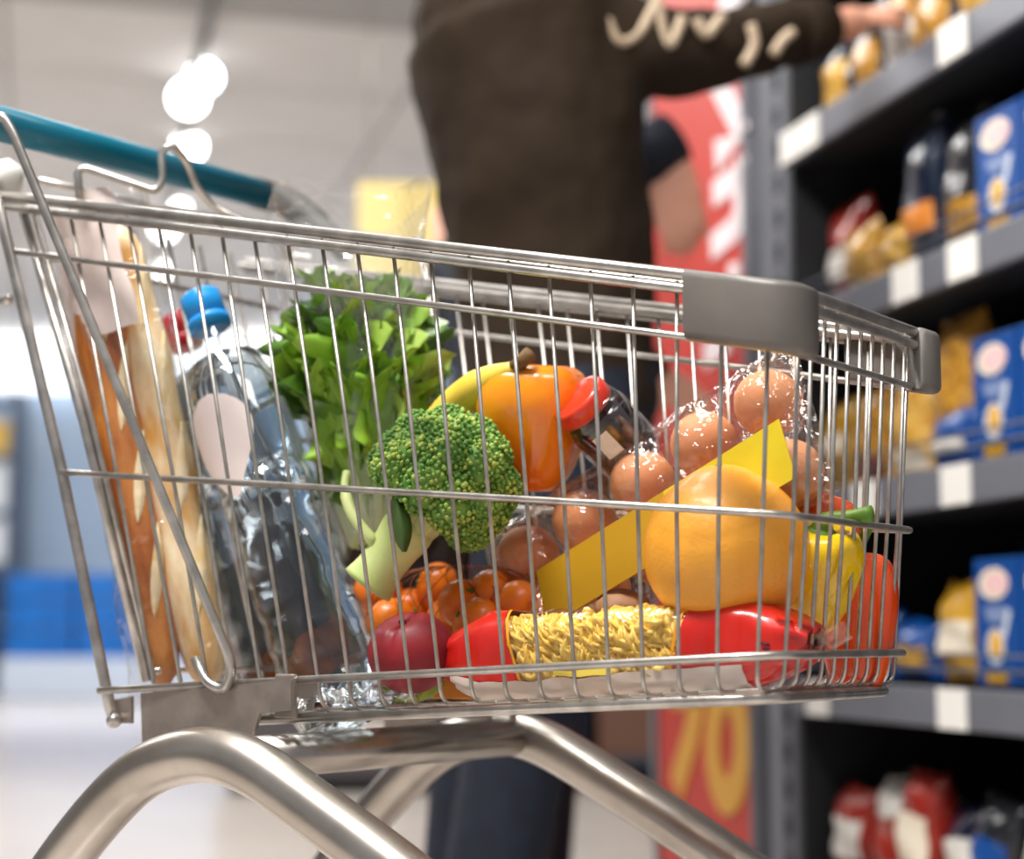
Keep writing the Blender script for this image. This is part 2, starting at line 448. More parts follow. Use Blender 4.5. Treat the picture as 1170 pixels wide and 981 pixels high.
# goods on the shelves
def pouch_mesh(w, h, d, seed=0):
    rnd = random.Random(seed); ph = [rnd.uniform(0, 6) for _ in range(4)]
    def f(u, v):
        a = 2 * math.pi * v
        e = math.sin(math.pi * min(1, max(0, u * .86 + .07))) ** .6 if u > .5 else min(1, .55 + u * 1.4)
        if u > .88: e *= max(0.05, (1 - u) / .12) ** .8
        hw = w / 2 * (1 - .08 * math.sin(u * math.pi))
        x = hw * math.copysign(abs(math.cos(a)) ** .6, math.cos(a))
        y = d / 2 * e * math.copysign(abs(math.sin(a)) ** .8, math.sin(a)) * (1 + .12 * math.sin(5 * u * 3 + ph[0] + 3 * a))
        z = h * u + .006 * math.sin(3 * a + ph[1]) * u
        return (x, y, z)
    mb = MB().grid(f, 14, 20, True)
    mb.f.append(tuple(range(20))[::-1])
    return mb
def pouch(loc, w, h, d, m, lab, grp, patch=None, ppos=(.3, .6), seed=0, tilt=0, cat='bag'):
    R = RZ @ Matrix.Rotation(tilt, 3, 'X')
    t = thing('product_bag', lab, cat, loc, R, grp)
    mb = pouch_mesh(w, h, d, seed)
    mb.build('pouch', m, t)
    if patch:
        lo, hi = ppos
        def f(u, v):
            uu = lo + (hi - lo) * u; a = math.pi * (1.22 + .56 * v)
            i = min(13, int(uu * 14)); fr = uu * 14 - i; j = a / (2 * math.pi) * 20; j0 = int(j) % 20; fj = j - int(j)
            def V(ii, jj): return mb.v[ii * 20 + jj % 20]
            p = (V(i, j0) * (1 - fj) + V(i, j0 + 1) * fj) * (1 - fr) + (V(i + 1, j0) * (1 - fj) + V(i + 1, j0 + 1) * fj) * fr
            return p + Vector((0, -.0025, 0))
        MB().grid(f, 6, 6).build('print_panel', patch, t)
    return t
gold = mat('pasta_gold', '#d9a13a', '#8a5a1c', rough=.35, scale=90, coat=.5)
gold2 = mat('pasta_amber', '#c98a2a', '#e8bf62', rough=.3, scale=70, coat=.6)
navy = mat('navy_pack', '#13233f', '#0c1729', rough=.2, scale=20, coat=.9, bump=.19, bscale=30)
bluep = mat('blue_pack', '#0f4f9c', '#0a3f86', rough=.3, scale=15, coat=.5)
redp = mat('red_pack', '#b3301f', '#7a1d14', rough=.3, scale=14, coat=.5)
blackp = mat('black_pack', '#15171c', '#24262c', rough=.18, scale=30, coat=.9, bump=.19, bscale=30)
whitep = mat('white_print', '#eee9e2', '#c9c3bc', rough=.4, scale=40)
yellp = mat('yellow_pack', '#d8a623', '#b8861b', rough=.35, scale=40, coat=.4)
cream = mat('cream_print', '#efe3cf', rough=.4)
orangep = mat('orange_print', '#dd8a35', '#c9742a', rough=.4, scale=60)
rnd = random.Random(4)
# top shelf in view: a row of clear bags with golden pasta
for k in range(8):
    x = -.56 + k * .125
    pouch(sh(x, .09, SZ[0] + .034), .115, .2, .08, (navy, blackp, gold, navy)[k % 4], '%s pasta bag on the shelf by the reaching hand, %s from the end' % (('navy', 'black', 'golden', 'navy')[k % 4], ('first', 'second', 'third', 'fourth', 'fifth', 'sixth', 'seventh', 'eighth')[k]), 'bags on the top shelf in view', (gold2, gold, whitep, gold)[k % 4], (.12, .55), k)
    if k < 7: pouch(sh(x + .05, .24, SZ[0] + .034), .115, .2, .08, (gold, navy, blackp)[k % 3], 'bag in the rear row of the shelf by the hand, %s from the end' % ('first', 'second', 'third', 'fourth', 'fifth', 'sixth', 'seventh')[k], 'rear row on the top shelf', None, seed=k + 30)
# second shelf
pouch(sh(-.56, .10, SZ[1] + .034), .13, .2, .09, redp, 'red bag with white and gold patches at the end of the second shelf', None, whitep, (.25, .55), 11)
pouch(sh(-.42, .05, SZ[1] + .034), .10, .12, .07, gold2, 'small amber pasta bag between the red bag and the navy bag', None, yellp, (.1, .5), 12)
pouch(sh(-.24, .08, SZ[1] + .034), .12, .26, .08, navy, 'tall navy bag with gold print on the second shelf', None, orangep, (.22, .42), 13)
pouch(sh(-.10, .08, SZ[1] + .034), .12, .23, .085, blackp, 'glossy black bag with white band and gold spot beside the blue box', None, gold, (.15, .36), 14)
MB()
pouch(sh(-.33, .07, SZ[1] + .034), .08, .1, .07, yellp, 'short yellow bag lying before the navy bag on the second shelf', None, None, seed=15)
# third shelf
for k, (x, w, h, m, pm_, lab) in enumerate([(-.60, .12, .17, yellp, cream, 'yellow bag with cream print at the end of the third shelf'), (-.46, .13, .18, gold, redp, 'golden pasta bag with red print on the third shelf'), (-.31, .13, .18, gold2, cream, 'amber pasta bag with cream print in the middle of the third shelf'), (-.17, .14, .25, gold, bluep, 'large golden pasta bag with blue top left of the blue box')]):
    pouch(sh(x, .09, SZ[2] + .034), w, h, .09, m, lab, None, pm_, (.08, .26) if k else (.4, .6), 20 + k)
pouch(sh(-.13, .05, SZ[2] + .034), .13, .09, .05, bluep, 'low blue packet before the golden bag on the third shelf', None, whitep, (.3, .5), 25)
pouch(sh(-.38, .23, SZ[2] + .034), .2, .24, .1, bluep, 'blue bag in the rear row of the third shelf', None, None, seed=26)
pouch(sh(-.1, .23, SZ[2] + .034), .2, .27, .1, bluep, 'tall blue bag behind the large golden bag on the third shelf', None, None, seed=27)
# fourth shelf
for k, (x, w, h, m, pm_, lab) in enumerate([(-.17, .13, .16, yellp, cream, 'yellow pasta bag leaning left of the blue boxes on the fourth shelf'), (-.32, .13, .1, bluep, yellp, 'low blue packet with yellow end on the fourth shelf'), (-.48, .14, .12, bluep, whitep, 'low blue packet with white print at the end of the fourth shelf')]):
    pouch(sh(x, .09, SZ[3] + .034), w, h, .09, m, lab, None, pm_, (.3, .6), 40 + k)
# lowest shelf
for k in range(9):
    x = -.55 + k * .12
    m = (redp, whitep, redp, navy, blackp, navy, blackp, navy, blackp)[k]
    pouch(sh(x, .08 + .02 * (k % 2), SZ[4] + .034), .12, .17 + .02 * (k % 3), .09, m, '%s bag on the lowest shelf, %s from the end' % (('red', 'white', 'dark red', 'navy', 'black', 'navy', 'black', 'navy', 'black')[k], ('first', 'second', 'third', 'fourth', 'fifth', 'sixth', 'seventh', 'eighth', 'ninth')[k]), 'bags on the lowest shelf', (whitep, redp, cream, whitep, bluep, whitep, navy, cream, whitep)[k], (.3, .7), 50 + k)
# blue pasta boxes
boxm = mat('pasta_box_blue', '#0f4d9a', '#0d4690', rough=.35, scale=6)
pinkm = mat('logo_pink', '#f0b9bd', '#f6d2d2', rough=.5, scale=60)
def pasta_box(x, y, z, w, h, lab, grp=None):
    t = thing('pasta_box', lab, 'box', sh(x, y, z), RZ, grp)
    MB().box((0, .04, h / 2), (w, .08, h)).build('carton', boxm, t, False, bevel=.002)
    def disc(cx, cz, rx, rz, d, m, nm, poly=None):
        pl = poly or [(cx + rx * math.cos(a * math.pi / 12), cz + rz * math.sin(a * math.pi / 12)) for a in range(24)]
        MB().prism(pl, lambda p: (p[0], -d, p[1]), lambda p: (p[0], 0, p[1])).build(nm, m, t, False)
    disc(-.005, h * .80, w * .33, h * .125, .0012, whitep if False else cream, 'logo_rim')
    disc(0.002, h * .80, w * .25, h * .085, .002, pinkm, 'logo')
    lg = mat('box_grey_blue', '#7d8fb8', rough=.5)
    disc(0, 0, 0, 0, .0012, lg, 'print_block', [(-w * .28, h * .62), (w * .26, h * .62), (w * .16, h * .5), (-w * .18, h * .5)])
    disc(-.004, h * .31, w * .2, h * .14, .0014, mat('box_white', '#cfd8e6', rough=.5), 'spoon_bowl')
    disc(-.002, h * .32, w * .14, h * .11, .002, mat('box_gold', '#e8a83c', '#eec05c', rough=.5, scale=80), 'pasta_picture')
    disc(0, 0, 0, 0, .0013, mat('box_white', '#cfd8e6', rough=.5), 'spoon_handle', [(w * .1, h * .4), (w * .2, h * .38), (w * .33, h * .58), (w * .25, h * .6)])
    disc(0, 0, 0, 0, .0013, yellp, 'print_strip', [(-w * .25, h * .03), (w * .2, h * .03), (w * .2, h * .12), (-w * .25, h * .12)])
    return t
pasta_box(.045, .03, SZ[1] + .034, .125, .19, 'blue pasta box with oval logo on the second shelf')
pasta_box(.178, .03, SZ[1] + .034, .125, .19, 'blue pasta box at the picture edge on the second shelf')
pasta_box(.015, .03, SZ[2] + .034, .125, .19, 'blue pasta box with oval logo on the third shelf')
pasta_box(.148, .03, SZ[2] + .034, .125, .19, 'blue pasta box at the picture edge on the third shelf')
pasta_box(.0, .03, SZ[3] + .034, .125, .19, 'blue pasta box with oval logo on the fourth shelf')
pasta_box(.133, .03, SZ[3] + .034, .125, .19, 'blue pasta box at the picture edge on the fourth shelf')

# shelving across the far end of the aisle and a low chest before it
fs_ = thing('shelving_unit', 'far blue-grey shelving unit behind the two shoppers', 'shelving', gl(.46, 7.4, 0), RC)
fgm = mat('far_shelf_grey', '#4a4f5c', '#424754', rough=.6, scale=3)
MB().box((0, .25, 1.1), (.9, .03, 2.2)).build('back_panel', fgm, fs_, False)
for sx in (-.46, .46): MB().box((sx, 0, 1.1), (.03, .5, 2.2)).build('end_panel', fgm, fs_, False)
colb = [mat('far_box_slate', '#3b4250', rough=.6), mat('far_box_navy', '#22304a', rough=.6), mat('far_box_pale', '#b9b1ad', rough=.6), mat('far_box_grey', '#6a7080', rough=.6), mat('far_box_brown', '#6b4a3a', rough=.6)]
colw = ('slate', 'navy', 'pale', 'grey', 'brown')
for i, z in enumerate((.12, .52, .92, 1.32, 1.72)):
    MB().box((0, 0, z), (.88, .48, .03)).build('shelf', fgm, fs_, False)
    for j in range(3):
        q = (i * 2 + j * 3 + 1) % 5
        tag(MB().box(gl(.46 - .28 + j * .28, 7.3, z + .015 + .14), (.22, .26, .28), RC).build('carton', colb[q], smooth=False, bevel=.01), '%s carton, %s on the %s shelf of the far unit' % (colw[q], ('left', 'middle', 'right')[j], ('lowest', 'second', 'third', 'fourth', 'top')[i]), 'carton')
ch = thing('display_chest', 'low dark display chest on the floor behind the cart', 'chest', gl(-.62, 7.3, 0), RC)
MB().box((0, 0, .36), (1.1, .6, .6)).build('body', mat('chest_dark', '#4d4a4c', rough=.5), ch, False, bevel=.02)
MB().box((0, 0, .69), (1.14, .64, .06)).build('rim', mat('chest_rim', '#2f2f33', rough=.4), ch, False, bevel=.01)
MB().box((.04, -.305, .22), (.28, .012, .13)).build('front_plate', mat('chest_plate', '#d8cdc6', rough=.5), ch, False)
MB().box((0, 0, .03), (1.0, .5, .06)).build('plinth', black_r, ch, False)
# ---------------------------------------------------------------- the shopping cart
YC = .1775                                              # middle of the cart
TT, TL = math.tan(math.radians(4.5)), math.tan(math.radians(1.5))
def yn(X, Z): return .06 - TT * (.70 - X) + TL * (.849 - Z)      # near side of the basket
def zr(k, X):                                         # heights of the rails along the cart
    a, za, b, zb = {'top': (-.0388, 1.0079, .70, .849), 'second': (-.0239, .9597, .697, .8112), 'mid': (.0332, .7601, .692, .7005),
                    'bot': (.0826, .5744, .681, .6068), 'floor': (.0826, .550, .678, .5839)}[k]
    return za + (zb - za) * (X - a) / (b - a)
XF = {'top': .70, 'second': .697, 'mid': .692, 'bot': .684, 'floor': .680}
XB = {'top': -.10, 'second': -.024, 'mid': .033, 'bot': .083, 'floor': .235}
CB = Vector((.33, YC, 0)); CM = Matrix.Translation(-CB)
cart = thing('shopping_cart', 'wire shopping cart with teal handle and grey corner bumpers, loaded with groceries', 'cart', CB)
def far(p): return Vector((p[0], 2 * YC - p[1], p[2]))
def rail(k, r, off=0.0, dz=0.0, name='basket_rail', xb=None):
    xf = XF[k] + off; xbk = XB[k] if xb is None else xb
    P = [Vector((xbk, yn(xbk, zr(k, xbk)) - off, zr(k, xbk) + dz)), Vector((xf, yn(xf, zr(k, xf)) - off, zr(k, xf) + dz))]
    pts = round_path([P[0], P[1], far(P[1]), far(P[0])], .032, 7)
    return MB(CM).tube(pts, r, 8).build(name, steel_rail, cart)
rail('top', .0042, .0045, .0045)
rail('top', .0038, .0045, -.0055)
rail('top', .0038, -.0045, -.002)
rail('second', .0027, .0042)
rail('mid', .0027, .0042)
rail('bot', .0031, .0045)
rail('floor', .0042, -.004, -.0055)
for k, o_ in (('floor', -.03), ('floor', -.055)): rail(k, .0028, o_, -.004, 'floor_rail')
# U-shaped wires: near side, floor, far side
NW = 20
for i in range(NW):
    f = i / (NW - 1)
    xt = .0391 + f * (.690 - .0391); xb = .146 + f * (.672 - .146)
    z0 = zr('top', xt); z1 = zr('floor', xb)
    jx = .0012 * math.sin(i * 7.3)
    a = Vector((xt, yn(xt, z0), z0)); b = Vector((xb + jx, yn(xb, z1), z1)); m_ = a.lerp(b, .55) + Vector((jx, 0, 0))
    pts = round_path([a, m_, b, far(b), far(m_), far(a)], .012, 4)
    MB(CM).tube(pts, .0017, 6).build('basket_wire', steel, cart)
# front wires running back along the floor
for i in range(10):
    f = (i + .5) / 10
    def yy(k): 
        y0 = yn(XF[k], zr(k, XF[k])) + .016; return y0 + (2 * YC - 2 * y0) * f
    pts = [Vector((XF['top'] - .001, yy('top'), .849)), Vector((XF['mid'] - .002, yy('mid'), .70)), Vector((XF['floor'] - .001, yy('floor'), .5839)), Vector((.10, yy('floor') + (f - .5) * .09, zr('floor', .10)))]
    MB(CM).tube(round_path(pts, .012, 4), .0017, 6).build('basket_wire', steel, cart)
# corner bumpers
def bumper(side):
    k = 'top'; o = .0085
    xa = .634; zt = zr(k, .70)
    xf = XF[k] + o
    p0 = Vector((xa, yn(xa, zt) - o, 0)); p1 = Vector((xf, yn(xf, zt) - o, 0)); p2 = Vector((xf - .002, p1.y + .030, 0))
    path = round_path([p0, p1, p2], .03, 8)
    prof = []
    hw, hh, rr = .0085, .0245, .006
    for (cx, cz, a0) in ((hw - rr, hh - rr, 0), (-hw + rr, hh - rr, 90), (-hw + rr, -hh + rr, 180), (hw - rr, -hh + rr, 270)):
        for q in range(4):
            a = math.radians(a0 + q * 30); prof.append((cx + rr * math.cos(a), cz + rr * math.sin(a)))
    vs = []; n = len(prof); path = [path[0]] + path + [path[-1]]
    for i, p in enumerate(path):
        a = path[max(0, i - 1)]; b = path[min(len(path) - 1, i + 1)]; t = (b - a).normalized(); nn = Vector((t.y, -t.x, 0))
        sc = .8 if i in (0, len(path) - 1) else 1
        sh_ = t * (-.003 if i == 0 else (.003 if i == len(path) - 1 else 0))
        zz = zr('top', p.x) - .0165
        for (u, w) in prof:
            v = p + sh_ + nn * (u * sc) + Vector((0, 0, zz + w * (.92 if sc < 1 else 1)))
            vs.append(v if side == 0 else far(v))
    m_ = len(path)
    fs = [(i * n + j, i * n + (j + 1) % n, (i + 1) * n + (j + 1) % n, (i + 1) * n + j) for i in range(m_ - 1) for j in range(n)]
    fs += [tuple(range(n))[::-1], tuple((m_ - 1) * n + j for j in range(n))]
    return MB(CM).add(vs, fs).build('corner_bumper', grey_pl, cart)
bumper(0); bumper(1)
# handle with grey end arms
hA = at(-34, 132, -.085); hB = at(300, 222, .355)
hd = MB(CM).tube([hA, hA.lerp(hB, .5), hB], .0155, 16).build('handle', teal, cart)
for e, s in ((hB, 1), (hA, -1)):
    d_ = Vector((0, s, 0))
    tip = Vector((e.x + .115, e.y + s * .004, e.z - .075)) if s > 0 else Vector((e.x - .03, e.y - .01, e.z - .12))
    MB(CM).tube(smooth_path([e - d_ * .012, e + d_ * .008, e + Vector((.02, s * .016, -.008)), e.lerp(tip, .6) + Vector((0, s * .008, .004)), tip], 5), [.0168] * 6 + [.0165] * 10 + [.013] * 5, 14).build('handle_arm', grey_dk, cart)
# rear posts: the side frame ends and the swing gate
def rod(pts, r, name, n=8, smooth=0):
    return MB(CM).tube(smooth_path(pts, 5) if smooth else pts, r, n).build(name, steel_rail, cart)
for fx in (lambda p: Vector(p), far):
    rod([fx(at(-12, 190, -.013)), fx(at(2, 250, -.012)), fx(at(70, 535, .008)), fx(at(122, 790, .024)), fx(at(128, 815, .026)), fx(at(133, 824, .034))], .0048, 'rear_post')
    rod([fx(at(24, 232, .004)), fx(at(95, 480, .02)), fx(at(168, 778, .04))], .0042, 'gate_post')
    rod([fx(at(36, 232, .008)), fx(at(105, 480, .024)), fx(at(176, 778, .044))], .003, 'gate_post')
    # long hooked lever outside the basket
    rod(round_path([fx(at(-16, 150, -.10)), fx(at(0, 128, -.098)), fx(at(14, 150, -.092)), fx(at(266, 760, .016)), fx(at(258, 790, .016)), fx(at(236, 780, .014)), fx(at(223, 752, .016))], .014, 6), .004, 'hook_lever')
# gate wires across the rear
for i in range(7):
    f = (i + 1) / 8
    def X_(p, q): return p + (q - p) * f
    a = at(30, 232, .006); b = at(172, 778, .042); c = far(a); d_ = far(b)
    rod([a.lerp(c, f), b.lerp(d_, f)], .0022, 'gate_wire', 6)
for g in (.12, .45, .98):
    a = at(30, 232, .006).lerp(at(172, 778, .042), g); rod([a, far(a)], .003, 'gate_rail', 6)
# bent seat wires by the handle
rod(round_path([at(92, 232, .02), at(88, 196, .02), at(98, 192, .025), at(178, 219, .06), at(186, 206, .065), at(184, 172, .065), at(196, 166, .07), at(214, 184, .09), at(224, 214, .1), at(246, 238, .12), at(300, 262, .14)], .010, 4), .0036, 'seat_wire')
rod([at(44, 206, .05), at(90, 216, .09), at(190, 238, .16), at(330, 262, .27)], .0034, 'seat_wire')
MB(CM).tube([at(-8, 206, .0), at(10, 204, .01), at(26, 207, .02)], [.017, .019, .012], 10).build('seat_hinge', mat('white_plastic', '#e9e6df', rough=.5), cart)
MB(CM).ball(at(9, 342, .03), .005, 8, 6).tube([at(-6, 336, .03), at(5, 347, .03), at(12, 338, .03)], .003, 6).build('gate_hook', steel_rail, cart)
# mounting plates under the rear of the basket
def plate(fx):
    y0 = .022
    poly = [(150, 792), (322, 776), (322, 812), (286, 815), (278, 842), (230, 838), (152, 856)]
    pl = [at(px, py, y0 - .012) for px, py in poly]
    q = [Vector((p.x, y0 - .002, p.z)) for p in pl]
    MB(CM).prism(q, lambda p: fx(p), lambda p: fx(p + Vector((0, .0035, 0)))).build('mounting_plate', plate_m, cart, False)
    p = at(330, 786, .03)
    MB(CM).box(fx(Vector((p.x, .027, p.z - .006))), (.02, .006, .034)).build('rail_clip', plate_m, cart, False, bevel=.0015)
    pm_ = [Vector((q_.x, .045, q_.z)) for q_ in (at(322, 780, .045), at(362, 776, .045), at(356, 808, .045), at(322, 812, .045))]
    MB(CM).prism(pm_, lambda v: fx(v), lambda v: fx(v + Vector((0, .003, 0)))).build('mounting_plate', plate_m, cart, False)
    MB(CM).prism([Vector((q_.x, .03, q_.z)) for q_ in (at(126, 800, .03), at(150, 795, .03), at(150, 826, .03), at(130, 826, .03))], lambda v: fx(v), lambda v: fx(v + Vector((0, .003, 0)))).build('mounting_plate', plate_m, cart, False)
    MB(CM).ball(fx(at(130, 823, .024)), .0065, 10, 8).build('pivot_bolt', steel_rail, cart)
plate(lambda p: Vector(p)); plate(far)
# arched legs
def arch(fx):
    px = [(-60, 1180), (10, 1075), (70, 986), (122, 921), (165, 882), (212, 864), (255, 864), (302, 884), (375, 936), (450, 992), (560, 1080), (680, 1180)]
    pts = [at(x, y, -.015) for x, y in px]
    pts = [fx(Vector((p.x, -.015, p.z))) for p in smooth_path(pts, 5)]
    MB(CM).tube(pts, .0225, 20, flat=.95, ref=(0, 1, 0)).build('leg_arch', alu, cart)
    return pts
A1 = arch(lambda p: Vector(p)); A2 = arch(far)
pk = at(262, 868, -.015); pk = Vector((pk.x, -.015, pk.z))
MB(CM).tube([pk, far(pk)], .017, 16, flat=1.25, ref=(0, 0, 1)).build('cross_bar', alu, cart)
for p in (pk,):
    tb = far(p) + Vector((0.008, -.012, .0))
    MB(CM).box(tb + Vector((.0, -.012, .016)), (.006, .004, .042)).build('cross_bar_tab', plate_m, cart, False)
# wheeled base below the frame
for s, pts in ((1, A1), (-1, A2)):
    a, b = pts[0], pts[-1]
    y = a.y
    lo = .14
    fa = Vector((a.x - .06, y, lo)); fb = Vector((b.x + .07, y, lo))
    MB(CM).tube([a, fa], .0225, 14, flat=.95, ref=(0, 1, 0)).tube([b, fb], .0225, 14, flat=.95, ref=(0, 1, 0)).build('lower_leg', alu, cart)
    for q in (fa, fb):
        MB(CM).box((q.x, y - .022, .115), (.05, .005, .11)).box((q.x, y + .022, .115), (.05, .005, .11)).box((q.x, y, .165), (.05, .049, .008)).build('caster_fork', plate_m, cart, False)
        MB(CM).lathe([(.02, -.016), (.052, -.016), (.0600, -.010), (.0600, .010), (.052, .016), (.02, .016)], 24, (q.x, y, .0602), axes((0, 1, 0))).build('wheel', black_r, cart)
# ---------------------------------------------------------------- groceries
def placed(name, label, cat, px, py, Y, zdir=(0, 0, 1), xh=(1, 0, 0), group=None):
    p = at(px, py, Y); return thing(name, label, cat, p, axes(zdir, xh), group)
def vnoise(p, s, seed=0): return noise.noise(Vector(p) * s + Vector((seed * 3.1, seed * 1.7, seed)))

# baguettes in a clear bag with a paper sleeve
crust = mat('baguette_crust', '#9c4a10', '#d48a3e', rough=.45, scale=45, bump=.19, bscale=70, detail=8, stretch=(1, 1, .3))
flour = mat('baguette_floury', '#f5e6c6', '#d39a48', rough=.65, scale=42, bump=.19, bscale=70, detail=8, stretch=(1, 1, .35))
def baguette(b0, b1, r, m, lab, seed):
    p0 = at(*b0); p1 = at(*b1); L = (p1 - p0).length
    t = thing('baguette', lab, 'bread', p0, axes(p1 - p0), 'baguettes')
    def f(u, v):
        a = 2 * math.pi * v
        e = max(0.02, 1 - abs(2 * u - 1) ** 9) ** .5 * (1 - .12 * abs(2 * u - 1) ** 2)
        q = r * e * (1 + .06 * math.sin(u * 26 + seed) + .10 * vnoise((math.cos(a), math.sin(a), u * 7), 1.3, seed))
        return (q * math.cos(a), q * math.sin(a) * .9, L * u)
    MB().grid(f, 40, 24, True).build('crust', m, t)
    sc = mat('score_cut', '#f4e4c4', '#e6c68a', rough=.8, scale=50, bump=.2, bscale=70)
    fr = RT * 0 + (CAM - p0).normalized(); loc = axes(p1 - p0).transposed() @ fr
    a0 = math.atan2(loc.y, loc.x)
    for k in range(4):                                # slashes across the top crust
        def g(u, v, k=k):
            uu = .14 + k * .2 + u * .2; s = math.sin(math.pi * u) ** .7
            a = a0 + .5 + (u - .5) * .9 + (v - .5) * .55 * s
            e = max(0.02, 1 - abs(2 * uu - 1) ** 9) ** .5 * (1 - .12 * abs(2 * uu - 1) ** 2)
            q = r * e * (1 + .06 * math.sin(uu * 26 + seed) + .10 * vnoise((math.cos(a), math.sin(a), uu * 7), 1.3, seed)) + .0015 * (1 - abs(2 * v - 1)) + .0003
            return (q * math.cos(a), q * math.sin(a) * .9, L * uu)
        MB().grid(g, 14, 6).build('score', sc, t)
    return t
baguette((188, 786, .065), (96, 270, .045), .0235, crust, 'dark crusted baguette standing at the rear of the basket', 1)
baguette((241, 786, .09), (134, 258, .075), .0255, flour, 'pale floury baguette standing right of the dark crusted one', 2)
# paper sleeve and clear bag around both
paper = mat('sleeve_paper', '#ecdcd6', '#e2cfc9', rough=.7, scale=12, bump=.05, bscale=40)
clear = film('clear_bag', base=.03, gloss=.7, rough=.1, bscale=26, bump=.006)
def lerp(a, b, t): return a + (b - a) * t
bag_c0 = at(216, 790, .078); bag_c1 = at(112, 240, .06)
bt = thing('bread_bag', 'clear plastic bag with a pale paper sleeve around the two baguettes', 'bag', bag_c0, axes(bag_c1 - bag_c0))
LB = (bag_c1 - bag_c0).length
def bagf(u, v, k=1.0):
    a = 2 * math.pi * v
    w = lerp(.056, .052, u) * k; d = .037 * k
    q = 1 + .05 * math.sin(7 * a + u * 9) + .10 * vnoise((math.cos(a) * 2, math.sin(a) * 2, u * 9), 1.4, 5)
    return (w * q * math.cos(a), d * q * math.sin(a), LB * u * 1.03 - .004)
MB().grid(lambda u, v: bagf(u, v), 40, 30, True).build('film', clear, bt)
locc = axes(bag_c1 - bag_c0).transposed() @ (CAM - bag_c1).normalized()
ac = math.atan2(locc.y, locc.x) / (2 * math.pi)
MB().grid(lambda u, v: Vector(bagf(.70 + u * .29, ac - .30 + v * .33 + .01 * math.sin(9 * u), .93)), 14, 14).build('paper_sleeve', paper, bt)

# water bottles
pet = film('bottle_plastic', tint='#f4f8fb', base=.03, gloss=.75, rough=.05, bscale=10, bump=.003)
water = mat('water', '#eef4f8', rough=.0, trans=1, ior=1.33)
bluecap = mat('blue_cap', '#1f97e6', '#1b8edb', rough=.35, scale=10)
redcap = mat('red_cap', '#c4222a', rough=.35)
lab_m = mat('bottle_label', '#eddfdb', '#e6d6d3', rough=.5, scale=10)
def bottle(p0, p1, R_, capm, lab, label=True, seed=0):
    L = (p1 - p0).length; t = thing('water_bottle', lab, 'bottle', p0, axes(p1 - p0, (1, -.6, 0)), 'water bottles')
    prof = [(.001, .012), (R_ * .55, .004), (R_ * .9, 0), (R_, .012), (R_, .03)]
    z = .03
    while z < L * .50:
        prof += [(R_ * .955, z + .006), (R_, z + .012), (R_, z + .026)]; z += .032
    prof += [(R_, L * .52), (R_ * .93, L * .545), (R_ * .97, L * .57), (R_, L * .60), (R_, L * .70), (R_ * .96, L * .755), (R_ * .82, L * .82), (R_ * .60, L * .87), (R_ * .36, L * .91), (R_ * .30, L * .93), (R_ * .30, L * .955)]
    prof = sorted(prof, key=lambda q: q[1]) if False else prof
    MB().lathe(prof, 40, rfun=lambda a, i: 1 + .012 * math.sin(6 * a + i * .8)).build('bottle_body', pet, t)
    wp = [(max(.001, r - .0022), zz) for r, zz in prof if zz < L * .83]
    wp[0] = (.001, .014); wp.append((.001, L * .83))
    MB().lathe(wp, 40, rfun=lambda a, i: 1 + .012 * math.sin(6 * a + i * .8)).build('water', water, t)
    cr = R_ * .42
    MB().lathe([(cr, L * .94), (cr, L * .995), (cr * .93, L), (.001, L)], 28, rfun=lambda a, i: 1 + (.03 * (1 if math.sin(22 * a) > 0 else 0) if i < 2 else 0)).build('cap', capm, t)
    MB().lathe([(cr * 1.08, L * .918), (cr * 1.08, L * .936), (cr, L * .938)], 28).build('cap_ring', capm, t)
    if label:
        loc = axes(p1 - p0, (1, -.6, 0)).transposed() @ (CAM - p1).normalized(); a0 = math.atan2(loc.y, loc.x)
        def f(u, v):
            # a drop-shaped sticker on the shoulder
            w = math.sin(math.pi * min(1, .06 + u * .93) ** 1.7) ** .6
            a = a0 - .62 + (v - .5) * 1.6 * w
            return ((R_ + .0012) * math.cos(a), (R_ + .0012) * math.sin(a), L * (.49 + .235 * u))
        MB().grid(f, 14, 12).build('label', lab_m, t)
    return t
bottle(at(398, 822, .115), at(228, 338, .115), .0435, bluecap, 'large clear water bottle with blue cap leaning beside the bread')
bottle(at(335, 800, .215), at(203, 362, .215), .040, redcap, 'water bottle with red cap half hidden behind the blue-capped one', False, 1)

